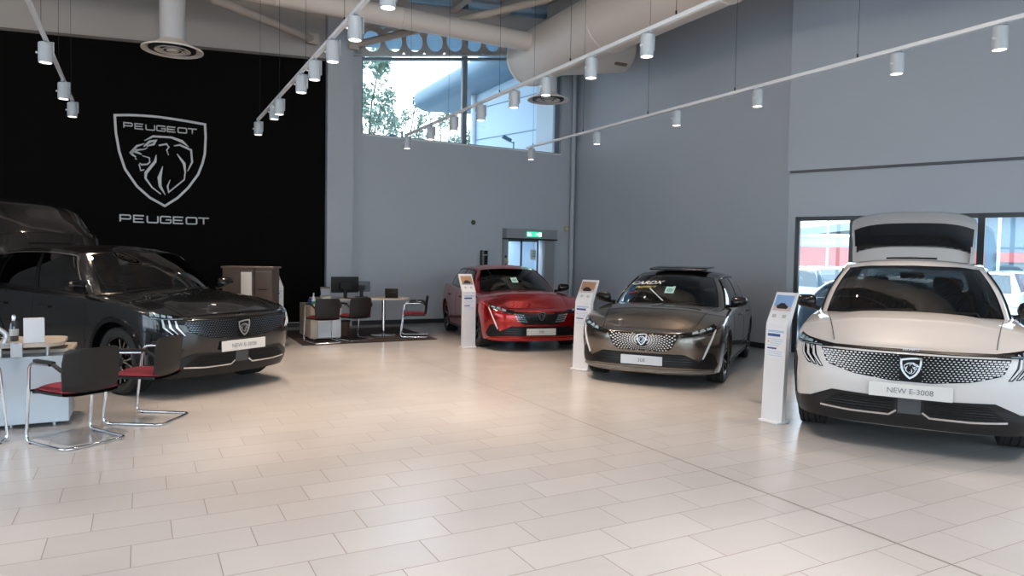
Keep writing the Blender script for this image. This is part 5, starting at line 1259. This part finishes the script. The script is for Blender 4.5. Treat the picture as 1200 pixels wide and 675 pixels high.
# trees
LEAF = mat('pale green foliage', (.20, .30, .22), .7, noise=(2, (.30, .38, .30)))
def tree(x, y, h, w, label, seed, n=2600, z0=.3):
    rnd = random.Random(seed); t = thing('tree', label, 'tree', (x, y, -.08))
    tk = MB(); tk.tube([(0, 0, 0), (.1, 0, h*.4), (-.05, .1, h*.8)], .16, 8, taper=[1, .7, .3])
    cl = [(rnd.uniform(-w, w)*.62, rnd.uniform(-w, w)*.5, h*(z0+(1-z0)*rnd.random()**.8)) for _ in range(24)]
    for c in cl[:12]: tk.tube([(.05, 0, min(h*.3, c[2]*.6)), (c[0]*.5, c[1]*.5, c[2]*.8), c], .05, 5, taper=[1, .6, .3])
    tk.build('trunk', mat('bark', (.12, .10, .08), .8), t)
    lf = MB()
    for k in range(n):
        c = cl[k % len(cl)]; rr = w*.32*(1.15-.5*c[2]/h)
        d = Vector((rnd.gauss(0, 1), rnd.gauss(0, 1), rnd.gauss(0, 1))).normalized()*rr*rnd.random()**.45
        p = Vector(c)+d+Vector((0, 0, -rnd.random()*.5 if rnd.random() < .3 else 0)); s_ = rnd.uniform(.05, .11)
        a = Vector((rnd.gauss(0, 1), rnd.gauss(0, 1), rnd.gauss(0, 1))).normalized(); b = a.cross(Vector((rnd.gauss(0, 1), rnd.gauss(0, 1), rnd.gauss(0, 1)))).normalized()
        lf.add([p-a*s_, p-b*s_*.5, p+a*s_, p+b*s_*.5], [(0, 1, 2, 3)])
    lf.build('foliage', LEAF, t, smooth=False, fix=False)
tree(6.4, 22.5, 8.6, 1.7, 'tall pale green tree at the left of the high window', 3, 4200)
tree(8.9, 25.5, 8.0, 1.0, 'thinner tree crown just right of the tallest tree outside', 5, 1600)
tree(11.3, 27.5, 7.9, 1.8, 'lower pale tree behind the window mullion and eave', 8, 3000)

# ================================================================ LIGHT
GLB = mat('opal globe', (.8, .78, .72), .3, emit=(1, .88, .74), es=2.2)  # invented globe lamps, added out of view to brighten the upper room
gl_names = {(-5.5, 4): 'left', (.3, 3): 'overhead', (3.4, 2): 'overhead right', (-5, 9.5): 'far left'}
for (x, y), nm in gl_names.items():
    t = thing('fill_globe', f'opal fill globe added out of view under the roof, {nm} of the room', 'lamp', (x, y, 5.9), 0, 'added fill globes')
    MB().lathe([(.001, -.24)]+[(.24*sin(pi*k/14), -.24*cos(pi*k/14)) for k in range(1, 14)]+[(.001, .24)], (0, 0, 0), 28).build('globe', GLB, t)
    MB().tube([(0, 0, .22), (0, 0, zr_(x)+.3-5.9)], .01, 8).build('cord', BLK, t)
    l = bpy.data.lights.new('globe_fill', 'POINT'); l.energy = E_FILL; l.color = (1, .86, .74); l.shadow_soft_size = .27
    o = bpy.data.objects.new('globe_fill', l); COL.objects.link(o); o.location = (x, y, 5.9)
w = bpy.data.worlds.new('sky'); SC.world = w; w.use_nodes = True; nt = w.node_tree; bg = nt.nodes['Background']
tcw = nt.nodes.new('ShaderNodeTexCoord'); gr2 = nt.nodes.new('ShaderNodeSeparateXYZ'); rp = nt.nodes.new('ShaderNodeValToRGB')
rp.color_ramp.elements[0].position = .0; rp.color_ramp.elements[0].color = (.86, .93, 1.0, 1); rp.color_ramp.elements[1].position = .6; rp.color_ramp.elements[1].color = (.62, .80, 1.0, 1)
nt.links.new(tcw.outputs['Generated'], gr2.inputs[0]); nt.links.new(gr2.outputs['Z'], rp.inputs[0]); nt.links.new(rp.outputs[0], bg.inputs['Color']); bg.inputs['Strength'].default_value = SKY
def portal(c, sx_, sy_, d):
    l = bpy.data.lights.new('portal', 'AREA'); l.shape = 'RECTANGLE'; l.size = sx_; l.size_y = sy_; l.cycles.is_portal = True
    o = bpy.data.objects.new('portal', l); COL.objects.link(o); o.location = c; o.rotation_euler = (-Vector(d)).to_track_quat('Z', 'Y').to_euler(); return o
portal(((EN.x-8)/2, -6.15, 2.6), EN.x+8, 5.2, (0, 1, 0))
portal((-8.4, 1.3, 2.3), 14.6, 4.6, (1, 0, 0))
portal(((WX0+WX1)/2, YB+.5, 5.8), WX1-WX0, 3.2, (0, -1, 0))
pc = CR+WD*4.7-WN*.35; portal((pc.x, pc.y, 1.2), 9.3, 2.4, tuple(WN))
SC.view_settings.exposure = EXPO
